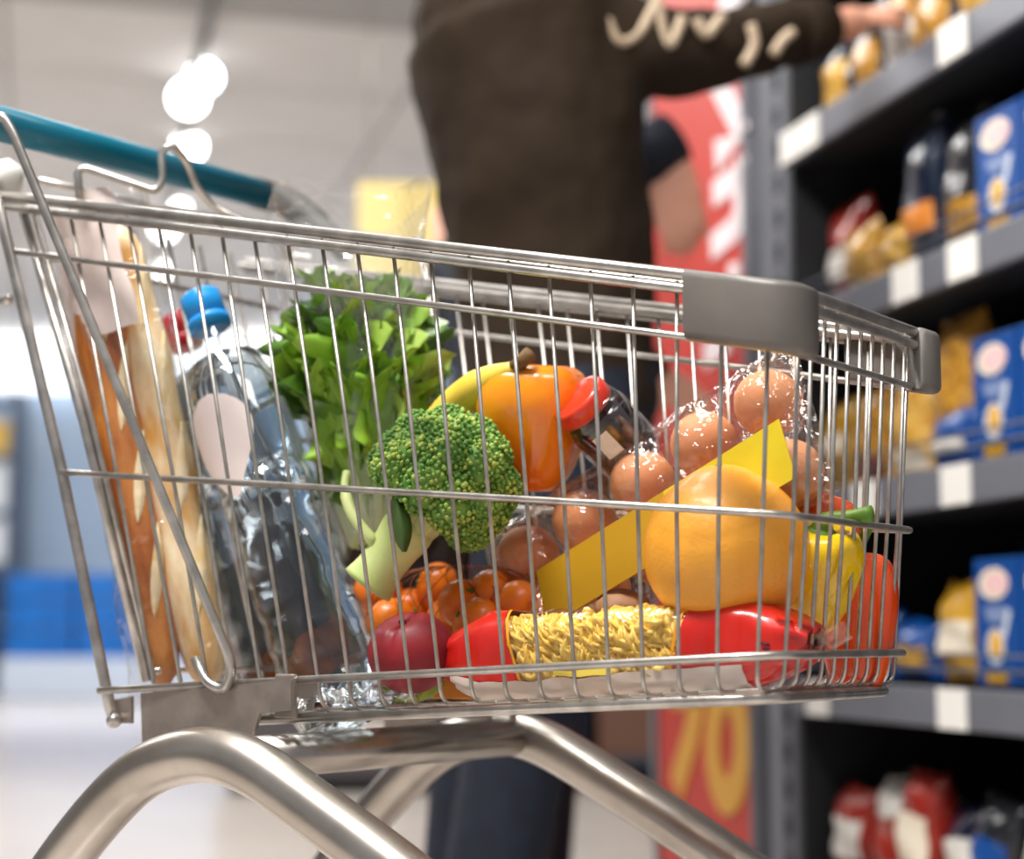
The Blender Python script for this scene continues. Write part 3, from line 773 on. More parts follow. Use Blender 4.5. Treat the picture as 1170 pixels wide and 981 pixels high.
# lettuce in a clear sleeve
leaf1 = mat('lettuce_leaf', '#98be3c', '#6a9c2c', rough=.4, scale=16, sss=.06, bump=.12, bscale=45, coat=.2)
leaf2 = mat('lettuce_leaf_dark', '#688f2c', '#44701e', rough=.45, scale=16, sss=.05, bump=.12, bscale=45, coat=.2)
leaf3 = mat('lettuce_leaf_pale', '#b6cc66', '#8fb046', rough=.4, scale=14, sss=.06, bump=.1, bscale=40, coat=.2)
lb = at(430, 625, .205); lt_ = at(404, 346, .2)
let = thing('lettuce', 'frilly green lettuce head standing in a clear sleeve', 'lettuce', lb, axes(lt_ - lb))
LL = (lt_ - lb).length
rl = random.Random(7)
def leaf(az, out, ln, wd, m, seed, ruf=.012):
    ca_, sa_ = math.cos(az), math.sin(az)
    def f(u, v):
        s = v * 2 - 1
        w = wd * (.16 + .84 * min(1, max(0, (u - .2) / .5)) ** .8) * math.sqrt(max(.05, 1 - max(0, (u - .72) / .28) ** 2.4 * .75))
        edge = min(1.1, math.sqrt(s * s * .9 + max(0, (u - .62) / .38) ** 2))
        fr = edge ** 4 * min(1, u * 2.2)
        phi = math.atan2(s, u - .55)
        wav = math.sin(9 * phi + seed) + .6 * math.sin(19 * phi + seed * 2.3) + .35 * math.sin(33 * phi + seed)
        rr = .012 + out * u ** .7 + .22 * wd * (1 - s * s) * u + ruf * fr * wav
        x = s * w + ruf * .6 * fr * math.cos(13 * phi + seed * 1.7)
        z = ln * u * (1 - .08 * s * s * u) + ruf * .55 * fr * math.sin(15 * phi + seed * .7)
        rr += .004 * vnoise((s * 2, u * 3, seed), 1.6, 2) * (1 - .3 * edge)
        if u > .84: rr += (u - .84) * .10
        return (ca_ * rr - sa_ * x, sa_ * rr + ca_ * x, z)
    o = MB().grid(f, 34, 30).build('leaf', m, let)
    MB().tube([Vector(f(.02 + .12 * k, .5)) + Vector((ca_, sa_, 0)) * .0012 for k in range(7)], [.007, .006, .005, .004, .003, .002, .001], 6).build('leaf_rib', mat('lettuce_rib', '#c9d79a', rough=.4, sss=.1), o)
for k in range(60):
    ring = (k % 48) / 48
    leaf(k * 2.399, .004 + .036 * ring, LL * (1.06 - .34 * ring + rl.uniform(-.08, .06)), .026 + .012 * ring, (leaf1, leaf1, leaf3, leaf2)[k % 4] if ring < .6 else (leaf1, leaf2, leaf3, leaf1)[k % 4], rl.uniform(0, 6), .013)
sl = thing('lettuce_sleeve', 'clear plastic sleeve standing open around the lettuce', 'sleeve', lb, axes(lt_ - lb))
def slv(u, v):
    a = 2 * math.pi * v
    r = lerp(.03, .080, u ** .7) * (1 + .04 * math.sin(5 * a + u * 4) + .07 * vnoise((math.cos(a), math.sin(a), u * 4), 1.8, 3))
    return (r * math.cos(a), r * math.sin(a) * .85, LL * u * 1.42 + .012 * math.sin(3 * a))
MB().grid(slv, 30, 40, True).build('film', film('sleeve_film', base=.09, gloss=.9, rough=.14, bscale=22, bump=.010, cloud=.08), sl); 

# broccoli
stem_m = mat('broccoli_stalk', '#d3dc9a', '#b7c97a', rough=.5, scale=18, sss=.15, bump=.06, bscale=30)
bud_m = mat('broccoli_buds', '#7ea64c', '#4f7e30', rough=.6, scale=55, detail=2)
bud_y = mat('broccoli_buds_yellow', '#b4c35c', '#7fa348', rough=.6, scale=60, detail=2)
bc = at(508, 548, .125); be = at(420, 668, .095)
br = thing('broccoli', 'green broccoli head with a thick pale stalk behind the wires', 'broccoli', be)
bM = Matrix.Translation(-be)
axb = (bc - be).normalized()
MB(bM).tube(smooth_path([be, be.lerp(bc, .2), be.lerp(bc, .42), be.lerp(bc, .62)], 4), [.0225, .0215, .0205, .0195, .019, .019, .0195, .020, .021, .022, .022, .021, .019], 18).build('stalk', stem_m, br)
MB(bM).lathe([(.001, 0), (.0195, 0), (.0205, .001)], 18, be - axb * .0012, axes(axb)).build('cut_end', mat('broccoli_cut', '#d7d9a6', '#c3cd90', rough=.6, scale=25), br)
rb = random.Random(11)
bR = axes(axb, (1, 0, 0))
dirs = [Vector((0, 0, 1))]
for ring, (n_, el) in enumerate(((5, 62), (9, 34), (12, 8), (9, -14))):
    for k in range(n_):
        a = 2 * math.pi * (k + ring * .5) / n_; e = math.radians(el + rb.uniform(-7, 7)); dirs.append(Vector((math.cos(a) * math.cos(e), math.sin(a) * math.cos(e), math.sin(e))))
ico = bmesh.new(); bmesh.ops.create_icosphere(ico, subdivisions=1, radius=1)
icov = [v.co.copy() for v in ico.verts]; icof = [tuple(v.index for v in f.verts) for f in ico.faces]; ico.free()
for i, d in enumerate(dirs):
    w = bR @ d
    ctr = bc + w * (.043 + .005 * vnoise(d, 2.1, 3)) - axb * .004; rad = .0205 + .004 * vnoise(d, 3.3, 7)
    MB(bM).tube([be.lerp(bc, .42) + w * .008, be.lerp(bc, .72).lerp(ctr, .45), ctr], [.010, .0085, .012], 8).build('branch', stem_m, br)
    fl = MB(bM).ball(ctr, rad * .93, 14, 10, fun=lambda q: 1 + .08 * vnoise(q, 3, i)).build('floret', bud_m, br)
    for mm, frac in ((bud_m, 1), (bud_y, 0)):
        mb = MB(bM); cnt = 0
        for q in range(210):
            z = 1 - 2 * (q + .5) / 210; rr = math.sqrt(1 - z * z); ph = q * 2.39996
            v = Vector((rr * math.cos(ph), rr * math.sin(ph), z)); v = (v + Vector((rb.uniform(-.07, .07), rb.uniform(-.07, .07), rb.uniform(-.07, .07)))).normalized()
            if v.dot(w) < -.45: continue
            yel = vnoise(v, 1.6, i + 9) > .12
            if yel == bool(frac): continue
            s = .0021 * rb.uniform(.75, 1.25); p = ctr + v * rad * (1 + .07 * vnoise(v, 4, i))
            mb.add([p + c * s for c in icov], icof); cnt += 1
        if cnt:
            o = mb.build('buds', mm, fl); o['kind'] = 'stuff'
# side shoots and a leaf
MB(bM).tube(smooth_path([at(428, 620, .09), at(404, 590, .085), at(394, 560, .09), at(396, 540, .1)], 4), [.005] * 8 + [.0035] * 5, 8).build('side_shoot', stem_m, br)
MB(bM).grid(lambda u, v: at(lerp(452, 462, u) + (v - .5) * 26 * math.sin(math.pi * (u * .9 + .05)), lerp(565, 630, u), .07 + .02 * abs(v - .5)), 8, 6).build('leaf', mat('broccoli_leaf', '#47652e', '#3a5626', rough=.5), br, solid=.001)

# peppers
PROF = [(max(.02, q.x), q.y) for q in smooth_path([(0, .05, 0), (.22, .02, 0), (.44, .0, 0), (.64, .09, 0), (.80, .25, 0), (.92, .45, 0), (1, .65, 0), (.98, .80, 0), (.87, .92, 0), (.69, .985, 0), (.48, 1.0, 0), (.28, .965, 0), (.08, .93, 0)], 4)]
def pepper(px, py, Y, r, h, c1, c2, lab, axis, lobes=4, seed=0, stem=True, stem_bend=(.01, 0, .02)):
    p = at(px, py, Y); R = axes(axis)
    t = thing('bell_pepper', lab, 'pepper', p - R @ Vector((0, 0, h / 2)), R)
    def f(u, v):
        a = 2 * math.pi * v
        e, z = PROF[min(len(PROF) - 1, round(u * (len(PROF) - 1)))]
        lob = 1 - .10 * (1 - abs(math.cos(lobes * a / 2 + seed))) ** 1.5 * (1.2 if u < .5 else 1.0)
        q = r * e * lob * (1 + .05 * vnoise((math.cos(a), math.sin(a), z * 1.5), 1, seed))
        return (q * math.cos(a), q * math.sin(a), h * z)
    m = mat('pepper_%s' % c1.strip('#'), c1, c2, rough=.22, scale=9, coat=.5, sss=.08, spec=.6)
    MB().grid(f, 48, 40, True).build('flesh', m, t)
    if stem:
        gm = mat('pepper_stem', '#6f9a35', '#4d7a22', rough=.45, scale=30)
        z0 = h * .945
        MB().tube(smooth_path([(0, 0, z0 - .004), (0, 0, z0 + .010), Vector((stem_bend[0] * .5, stem_bend[1] * .5, z0 + .012 + stem_bend[2] * .4)), Vector((stem_bend[0], stem_bend[1], z0 + .012 + stem_bend[2]))], 4), [.013, .010, .0075, .006, .0055, .005, .005, .005, .005, .005, .0055, .006, .0065], 10).build('stem', gm, t)
        MB().lathe([(.0135, z0 - .001), (.010, z0 + .003), (.001, z0 + .005)], 15, rfun=lambda a, i: 1 + .2 * math.cos(5 * a)).build('calyx', gm, t)
    return t
pepper(609, 488, .2, .0495, .104, '#f9a010', '#e66408', 'glossy orange bell pepper behind the broccoli', (.12, -.1, .95), 4, 1, False)
pepper(930, 660, .196, .0345, .084, '#f6cf12', '#eebd0a', 'yellow bell pepper with green stem beside the grapefruit', (.34, -.34, .88), 3, 2, True, (.034, .004, .012))
pepper(979, 712, .262, .0315, .105, '#ee5c1c', '#e24414', 'orange-red bell pepper in the front corner of the basket', (-.05, .15, .95), 4, 3, True)
pepper(930, 610, .235, .036, .06, '#e9671c', '#d83a1a', 'red and orange bell pepper hidden behind the yellow pepper', (.2, .2, .9), 3, 4, False)

# banana
ban_m = mat('banana_skin', '#f0d25a', '#e6c240', rough=.45, scale=12)
bp_ = [at(482, 540, .2), at(496, 495, .19), at(522, 463, .178), at(556, 438, .165), at(588, 420, .16)]
bn = thing('banana', 'ripe banana arching up between the lettuce and the orange pepper', 'banana', bp_[0])
MB(Matrix.Translation(-bp_[0])).tube(smooth_path(bp_, 5), [.006, .012, .014, .015, .0155, .016] + [.016] * 9 + [.0145, .013, .011, .009, .007, .006], 10).build('skin', ban_m, bn)
MB(Matrix.Translation(-bp_[0])).tube([bp_[-1], at(598, 411, .16), at(606, 405, .16)], [.0065, .006, .0075], 8).build('stem', mat('banana_tip', '#7a5a33', '#4a3520', rough=.7), bn)

# jar with red lid, lying tilted
glassm = film('jar_glass', tint='#f2f2f2', base=.05, gloss=.8, rough=.04, bscale=6, bump=.001)
jamm = mat('dark_preserve', '#1f1014', '#2c161a', rough=.15, coat=.6, scale=20)
j0 = at(718, 515, .225); j1 = at(668, 463, .186); jl = (j1 - j0).normalized()
jr = thing('jam_jar', 'glass jar of dark preserve with a bright red lid', 'jar', j0, axes(jl)); jr.scale = (.86, .86, .86)
JH = .076
MB().lathe([(.001, -.012), (.026, -.012), (.031, -.006), (.033, 0), (.034, .045), (.031, .060), (.026, .066), (.026, JH - .012)], 32).build('glass', glassm, jr)
MB().lathe([(.001, -.009), (.025, -.009), (.0295, -.004), (.031, .002), (.032, .044), (.029, .052), (.001, .052)], 32).build('contents', jamm, jr)
MB().lathe([(.0275, JH - .018), (.0292, JH - .016), (.0292, JH - .004), (.0275, JH), (.024, JH), (.023, JH - .0012), (.001, JH - .0012)], 36, rfun=lambda a, i: 1 + (.008 * math.cos(30 * a) if 0 < i < 3 else 0)).build('lid', mat('red_lid', '#d83a22', '#cf301c', rough=.3, coat=.4, scale=8), jr)
locj = axes(jl).transposed() @ (CAM - j0).normalized(); aj = math.atan2(locj.y, locj.x)
MB().grid(lambda u, v: ((.0338 + .0006) * math.cos(aj - .55 + v * .5), (.0338 + .0006) * math.sin(aj - .55 + v * .5), .018 + u * .026), 4, 6).build('label', mat('jar_label', '#e6e3dd', rough=.5), jr)

# egg carton with ten eggs
TLc = at(562, 616, .225); TRc = at(900, 396, .215); BRc = at(968, 545, .172)
Lx = (TRc - TLc); LEN = Lx.length; Lx.normalize()
Sy = (BRc - TRc); Sy = (Sy - Lx * Sy.dot(Lx)); WID = Sy.length; Sy.normalize()
Nz = Sy.cross(Lx) * -1
if Nz.dot(CAM - TLc) < 0: Nz = -Nz
ER = Matrix((Lx, Nz.cross(Lx), Nz)).transposed()
Wv = Nz.cross(Lx); wsgn = 1 if Wv.dot(Sy) > 0 else -1
ec = thing('egg_carton', 'clear plastic ten-egg carton lying aslant across the basket', 'egg carton', TLc, ER)
cartm = film('carton_plastic', tint='#fbf3ee', base=.05, gloss=.8, rough=.08, bscale=70, bump=.004)
NX, NY = 5, 2
def cell(x, y):
    fx = (x / LEN * NX) % 1 - .5; fy = (y / WID * NY) % 1 - .5
    return min(1, max(0, 1 - (fx * fx + fy * fy) * 4))
def lidf(u, v):
    x, y = u * LEN, v * WID
    rim = min(1, min(u, 1 - u) * 22, min(v, 1 - v) * 12)
    rib = .0006 * math.cos(u * NX * 2 * math.pi * 7)
    return (x, wsgn * y, (.010 + .016 * cell(x, y) ** .45) * rim + rib * rim)
MB().grid(lidf, 90, 36).build('lid', cartm, ec)
def basef(u, v):
    x, y = u * LEN, v * WID
    rim = min(1, min(u, 1 - u) * 22, min(v, 1 - v) * 12)
    return (x, wsgn * y, -(.008 + .026 * cell(x, y) ** .5) * rim - .0008)
MB().grid(basef, 70, 28).build('tray', cartm, ec)
fl_ = MB()
for (x0, y0, x1, y1) in ((-.006, -.006, LEN + .006, .003), (-.006, WID - .003, LEN + .006, WID + .006), (-.006, .003, .003, WID - .003), (LEN - .003, .003, LEN + .006, WID - .003)):
    fl_.box(((x0 + x1) / 2, wsgn * (y0 + y1) / 2, 0), (x1 - x0, y1 - y0, .0012))
fl_.build('flange', cartm, ec, False)
labm = mat('carton_label_amber', '#a97f04', '#a37a02', rough=.5, scale=5)
labm_lit = mat('carton_label_lit_yellow', '#c0ac0e', '#b5a00a', rough=.4, scale=20)  # right piece of the label, its stronger light put into a brighter yellow
def lab(u0, u1, m, v0=.5, v1=.9):
    def f(u, v):
        uu = u0 + (u1 - u0) * u; vv = v0 + (v1 - v0) * v
        return (uu * LEN, wsgn * vv * WID, .0285)
    MB().grid(f, 8, 5).build('label', m, ec, False, solid=.0008)
lab(.20, .62, labm, .58, .98); lab(.62, .97, labm_lit, .58, .98)
eggm = mat('egg_shell', '#e4a87c', '#d99868', rough=.5, scale=30, sss=.12, bump=.02, bscale=200)
pos = ('leftmost', 'second', 'middle', 'fourth', 'rightmost')
for i in range(NX):
    for j in range(NY):
        c = TLc + ER @ Vector(((i + .5) / NX * LEN, wsgn * (j + .5) / NY * WID, -.003))
        e = MB().ball((0, 0, 0), 1, 22, 16, (.0265, .0262, .0275), fun=lambda d: 1 - .07 * d.z * (1 - d.z * d.z) * 1.2 - .03 * d.z).build('egg', eggm)
        e.matrix_world = Matrix.Translation(c) @ (ER @ Matrix.Rotation(.15 * math.sin(i * 3 + j), 3, 'X')).to_4x4()
        tag(e, 'brown egg, %s of the %s row in the clear carton' % (pos[i], ('upper', 'lower')[j]), 'egg', 'eggs in the carton')

# grapefruit
gfm = mat('grapefruit_peel', '#f09a1e', '#f0a93c', rough=.42, scale=8, bump=.1, bscale=300, coat=.15, sss=.08)
gp = at(830, 630, .138)
def gff(d):
    q = 1 + .05 * max(0, d.z - .5) - .02 * abs(d.z) ** 3
    top = Vector((.05, -.25, .95)).normalized()
    q += .05 * max(0, (d.dot(top) - .9) / .1) ** .8
    cr = Vector((.1, -.55, .83)).normalized(); a = d.dot(cr)
    q -= .014 * math.exp(-((a - .62) / .035) ** 2) * max(0, d.dot(Vector((RT.x * -.1 - DH.x, RT.y * -.1 - DH.y, .3)).normalized()))
    return q + .008 * vnoise(d, 2.2, 4)
gf = thing('grapefruit', 'large orange-yellow grapefruit resting on the pasta bag', 'grapefruit', gp)
MB().ball((0, 0, 0), .0605, 72, 48, (1.0, 1.0, 1.0), fun=gff).build('peel', gfm, gf)
top_p = Vector((.05, -.25, .95)).normalized() * .0605 * gff(Vector((.05, -.25, .95)).normalized())
MB().lathe([(.001, .0008), (.0028, .0006), (.0034, -.0012)], 10, top_p, axes((.05, -.25, .95))).build('stem_scar', mat('stem_scar', '#9a8a4a', rough=.8), gf)

# peach
pcm = mat('peach_skin', '#641420', '#98202a', rough=.5, scale=16, sss=.05, sheen=0, bump=.03, bscale=300)
pp = at(470, 745, .083)
pR = axes((.0, -.45, .9), (1, 0, 0))
pc = thing('peach', 'dark red peach beside the water bottle at the bottom of the basket', 'peach', pp, pR)
def pcf(d):
    q = 1 - .13 * math.exp(-((d.x - .1 * d.z) / .07) ** 2) * max(0, d.z * .5 + .5) - .22 * max(0, d.z - .86) / .14 * .8
    return q
MB().ball((0, 0, 0), .0335, 48, 32, (1.04, 1.0, .95), fun=pcf).build('skin', pcm, pc)
MB().ball((0, 0, .026), .003, 8, 6).build('stem_scar', mat('peach_scar', '#3a1a16', rough=.8), pc)

# tangerines in a net bag
tang = mat('tangerine_peel', '#ef7f12', '#e06c0a', rough=.4, scale=20, bump=.08, bscale=240, coat=.2)
nc = at(525, 692, .2)
spots = [(432, 676, .2), (470, 700, .22), (448, 712, .175), (500, 670, .225), (530, 690, .17), (560, 680, .185), (545, 712, .16), (590, 692, .18), (578, 712, .2), (512, 712, .19)]
ords = ['leftmost tangerine, just under the broccoli stalk', 'tangerine behind the peach, second from the left', 'low tangerine right behind the peach', 'tangerine high in the net behind the broccoli', 'bright tangerine in the middle of the net', 'bright tangerine left of the egg carton corner', 'low tangerine just above the red end of the pasta bag', 'rightmost tangerine under the egg carton', 'low tangerine under the egg carton', 'low tangerine between the peach and the pasta bag']
for k, (x, y, Y) in enumerate(spots):
    p = at(x, y, Y); o = thing('tangerine', ords[k] + ', inside the net', 'tangerine', p, axes((rb.uniform(-1, 1), -.6, rb.uniform(-.2, 1))), 'tangerines in the net')
    MB().ball((0, 0, 0), .022, 24, 16, (1, 1, .88), fun=lambda d: 1 - .1 * max(0, d.z - .9) / .1).build('peel', tang, o)
    MB().lathe([(.001, .0012), (.0022, .001), (.003, -.001)], 6, (0, 0, .0180)).build('navel', mat('tangerine_navel', '#5f7a2a', rough=.7), o)
net = thing('net_bag', 'dark net bag around the tangerines', 'net bag', nc)
net_m = mat('net_cord', '#7a3c12', rough=.6)
def nf(u, v):
    a = 2 * math.pi * v; z = lerp(-.032, .034, u); e = math.sqrt(max(.02, 1 - (2 * u - 1) ** 2))
    return Vector(((.075 * e + .02) * math.cos(a), (.035 * e + .008) * math.sin(a), z))
for s in (-1, 1):
    mb = MB()
    for k in range(26):
        mb.tube([nf(q / 14, (k + s * q * .16) / 26) for q in range(15)], .0004, 4)
    mb.build('netting', net_m, net)

# pasta bag: red ends, clear window, pale band
pb0 = at(512, 775, .108); pb1 = at(934, 752, .128)
pb0.z = zr('floor', pb0.x) + .0345; pb1.z = zr('floor', pb1.x) + .033
pbx = (pb1 - pb0); PL = pbx.length
pR_ = Matrix((pbx.normalized(), UPV.cross(pbx).normalized(), pbx.normalized().cross(UPV.cross(pbx).normalized()))).transposed()
pas = thing('pasta_bag', 'bag of spiral pasta with red ends and a clear window on the basket floor', 'pasta bag', pb0, pR_)
def pbf(u, v, k=0.0):
    a = 2 * math.pi * v
    e = min(1, (max(0, min(u, 1 - u)) / .16)) ** .55
    hz = (.0345 - .003 * u) * (.18 + .82 * e) + k; hy = .033 * (.55 + .45 * e) + k
    c_, s_ = math.cos(a), math.sin(a)
    y = hy * math.copysign(abs(c_) ** (.7 if s_ > 0 else .42), c_); z = hz * math.copysign(abs(s_) ** .75, s_)
    w = .0028 * vnoise((u * 12, c_ * 2, s_ * 2), 1.3, 8) + (.003 * math.sin(11 * a + 5 * u) * (1 - e))
    return Vector((u * PL, y + w, z + w))
redb = mat('pasta_bag_red', '#e0281c', '#cf2018', rough=.28, coat=.5, scale=18, bump=.1, bscale=35)
winf = film('pasta_window', tint='#fff6e8', base=.03, gloss=.7, rough=.12, bscale=40, bump=.004)
def slant(v): return .035 * math.sin(2 * math.pi * v)
MB().grid(lambda u, v: pbf(u * (.25 - slant(v)), v), 16, 32, True).build('red_end', redb, pas)
MB().grid(lambda u, v: pbf(lerp(.25 - slant(v), .70 + slant(v), u), v), 24, 32, True).build('window', winf, pas)
MB().grid(lambda u, v: pbf(lerp(.70 + slant(v), 1, u), v), 16, 32, True).build('red_end', redb, pas)
yst = mat('pasta_bag_yellow', '#f2a21d', rough=.4)
for (c0, sg) in ((.25, -1), (.70, 1)):
    MB().grid(lambda u, v: pbf(c0 + sg * slant(v) + sg * (-.012 + .008 * u), v, .0006), 2, 32, True).build('edge_stripe', yst, pas)
bandm = mat('pasta_pale_band', '#e6c9b2', '#ddd0c8', rough=.45, scale=6)
MB().grid(lambda u, v: pbf(.06 + .80 * u, .565 + v * .16 + .01 * math.sin(u * 5), .0012), 40, 8).build('pale_band', bandm, pas)
MB().grid(lambda u, v: pbf(.37 + .16 * u, .545 + v * .02, .0016), 8, 3).build('yellow_tag', mat('yellow_tag', '#f3d95c', rough=.4), pas)
fm = mat('fusilli', '#ffeb94', '#fbdc70', rough=.45, scale=40)
fmb = MB()
def fus(u, v):                                    # twisted three-lobed spiral
    a = 2 * math.pi * v; r = .0056 + .0032 * math.cos(3 * a)
    e = 1 if .05 < u < .95 else .6
    w = a + u * 8.5
    return Vector((r * e * math.cos(w), r * e * math.sin(w), (u - .5) * .04))
fmb.grid(fus, 16, 12, True); fmb.f += [tuple(range(12))[::-1], tuple(16 * 12 + j for j in range(12))]
fme = mesh('fusilli', fmb.v, fmb.f); fme.materials.append(fm)
rf = random.Random(21); cnt = 0
while cnt < 210:
    u = rf.uniform(.23, .72); v = rf.uniform(.2, .75) if cnt < 160 else rf.uniform(0, 1); k = rf.uniform(.54, .72)
    c_ = pbf(u, v); q = Vector((c_.x, c_.y * k, c_.z * k))
    o = link('fusilli', fme, None, pas); o.location = q
    tn = (pbf(u, v + .01) - pbf(u, v - .01)).normalized(); aa = rf.uniform(-1.0, 1.0); ax_ = Vector((math.cos(aa), 0, 0)) + tn * math.sin(aa) * .8
    o.rotation_euler = (axes(ax_, (0, 1, .2)) @ Matrix.Rotation(rf.uniform(0, 6), 3, 'Z')).to_euler(); cnt += 1
# sealed fins at the bag ends
MB().grid(lambda u, v: Vector((PL + u * .02, (v - .5) * .045 + .004 * math.sin(9 * v), .006 * math.sin(14 * v) - .004 + .01 * u)), 4, 14).build('seal_fin', winf, pas)
MB().grid(lambda u, v: Vector((-u * .012, (v - .5) * .04, .004 * math.sin(12 * v))), 3, 12).build('seal_fin', redb, pas)
pr = MB()
for k in range(5): pr.tube([pbf(.905 + .006 * math.sin(k), .505 + k * .012, .0014), pbf(.925, .507 + k * .012, .0014)], .0007, 4)
pr.build('print_mark', mat('ink', '#1c1a2c', rough=.5), pas)

# mushroom-brown piece peeking out over the pasta
mp = at(710, 692, .16)
mu = thing('mushroom', 'brown mushroom between the amber label and the pasta bag', 'mushroom', mp, axes((.2, -.4, .8)))
mum = mat('mushroom_brown', '#b98a63', '#8e6241', rough=.55, scale=25)
MB().lathe([(.001, .011), (.012, .009), (.021, .002), (.022, -.003), (.016, -.005), (.008, -.004)], 22, rfun=lambda a, i: 1 + .06 * math.sin(3 * a)).build('cap', mum, mu)
MB().lathe([(.007, -.004), (.006, -.012), (.008, -.018), (.001, -.019)], 12).build('stem', mat('mushroom_stem', '#d9c0a0', rough=.6), mu)
# green lime and orange carton at the bottom behind the peach
def zfl(x): return zr('floor', x) + .0035
lp = at(465, 800, .14); lp.z = zfl(lp.x) + .014
lm = thing('lime', 'yellow-green lime low behind the peach', 'lime', lp, axes((1, .2, 0)))
MB().ball((0, 0, 0), .016, 20, 14, (1, .95, 1.9), fun=lambda d: 1 + .10 * max(0, abs(d.z) - .9) / .1).build('peel', mat('lime_peel', '#9aa12a', '#7b8a1c', rough=.4, scale=20, bump=.05, bscale=200), lm)
MB().lathe([(.001, .0315), (.002, .031), (.0026, .029)], 6).build('navel', mat('tangerine_navel', '#5f7a2a'), lm)
cp_ = at(508, 795, .15); 
ct = thing('small_carton', 'flat orange-brown carton under the red end of the pasta bag', 'carton', (cp_.x, .185, zfl(cp_.x)), Matrix.Rotation(.08, 3, 'Z'))
MB().box((0, 0, .009), (.09, .05, .018)).build('sleeve', mat('orange_carton', '#d58a3a', '#c97c30', rough=.5, scale=6), ct, False, bevel=.0015)
MB().box((.0455, 0, .009), (.001, .046, .015)).build('end_flap', mat('orange_carton_flap', '#b9732e', rough=.5), ct, False)
# crumpled foil film at the foot of the bottle
fp = at(395, 800, .07); fp.z = zfl(fp.x)
cf = thing('crumpled_wrap', 'crumpled silvery plastic wrap at the foot of the water bottle', 'wrap', fp)
foil = film('foil_wrap', tint='#dfe8f0', base=.25, gloss=.9, rough=.15, bscale=60, bump=.01)
MB().grid(lambda u, v: Vector(((u - .5) * .11, (v - .5) * .06, .008 + .014 * vnoise((u * 3, v * 3, 0), 2.2, 2) + .008 * vnoise((u * 8, v * 8, 1), 1.5, 6))), 30, 18).build('sheet', foil, cf)

# added dark packet behind the bottle, widened to deepen the basket's shade
dk = at(405, 745, .272); dk.z = zfl(dk.x)
sn = thing('shade_packet', 'dark brown packet added behind the water bottle to deepen the shade', 'packet', dk, Matrix.Rotation(.1, 3, 'Z'))
sb_ = pouch_mesh(.27, .20, .05, 77)
sb_.build('pouch', mat('dark_brown_pack', '#3a221a', '#1d1416', rough=.3, coat=.4, scale=18), sn)
MB().grid(lambda u, v: Vector(((v - .5) * .15, -.027 - .002 * math.sin(math.pi * v), .02 + u * .05)), 4, 10).build('print_panel', mat('rust_print', '#a8551c', '#7a3a14', rough=.4, scale=40), sn)
# ---------------------------------------------------------------- people
skin_m = mat('skin', '#f0b9a2', '#e6a88f', rough=.5, sss=.15, scale=12)
def cap_chain(mb, pts, rad, n=14, flat=None, ref=None):
    """rounded, tapering limb"""
    sp = smooth_path(pts, 4); m_ = len(sp); k = len(rad)
    rs = []
    for i in range(m_):
        f = i / (m_ - 1) * (k - 1); a = min(k - 2, int(f)); rs.append(rad[a] + (rad[a + 1] - rad[a]) * (f - a))
    mb.tube(sp, rs, n, True, flat, ref); mb.ball(sp[0], rs[0] * .98, 12, 8); mb.ball(sp[-1], rs[-1] * .98, 12, 8)
def remesh(o, vox, it=4):
    md = o.modifiers.new('join', 'REMESH'); md.mode = 'VOXEL'; md.voxel_size = vox; md.use_smooth_shade = True
    s = o.modifiers.new('soft', 'SMOOTH'); s.factor = .5; s.iterations = it
    return o
def hand(mb, wrist, fwd, up, s=1.0, curl=.5, side=1):
    """palm, four fingers and a thumb; fwd along the fingers, up out of the back of the hand"""
    fwd = Vector(fwd).normalized(); up = Vector(up); up = (up - fwd * up.dot(fwd)).normalized(); lat = fwd.cross(up) * side
    palm = wrist + fwd * .045 * s
    for q in (-1.5, -.5, .5, 1.5):
        cap_chain(mb, [wrist + lat * q * .010 * s, palm + lat * q * .018 * s, palm + fwd * .045 * s + lat * q * .020 * s], [.014 * s, .014 * s, .0115 * s], 10)
    for q, ln in zip((-1.5, -.5, .5, 1.5), (.070, .080, .075, .058)):
        b0 = palm + fwd * .045 * s + lat * q * .020 * s
        d1 = (fwd - up * curl * .5).normalized(); d2 = (fwd - up * curl * 1.3).normalized(); d3 = (fwd * .6 - up * curl * 1.9).normalized()
        p1 = b0 + d1 * ln * .45 * s; p2 = p1 + d2 * ln * .32 * s; p3 = p2 + d3 * ln * .25 * s
        cap_chain(mb, [b0, p1, p2, p3], [.0100 * s, .0092 * s, .0085 * s, .0072 * s], 8)
    t0 = wrist + fwd * .022 * s - lat * .022 * s
    cap_chain(mb, [t0, t0 + fwd * .025 * s - lat * .02 * s - up * .01 * s, t0 + fwd * .055 * s - lat * .024 * s - up * .022 * s], [.0135 * s, .0115 * s, .009 * s], 8)
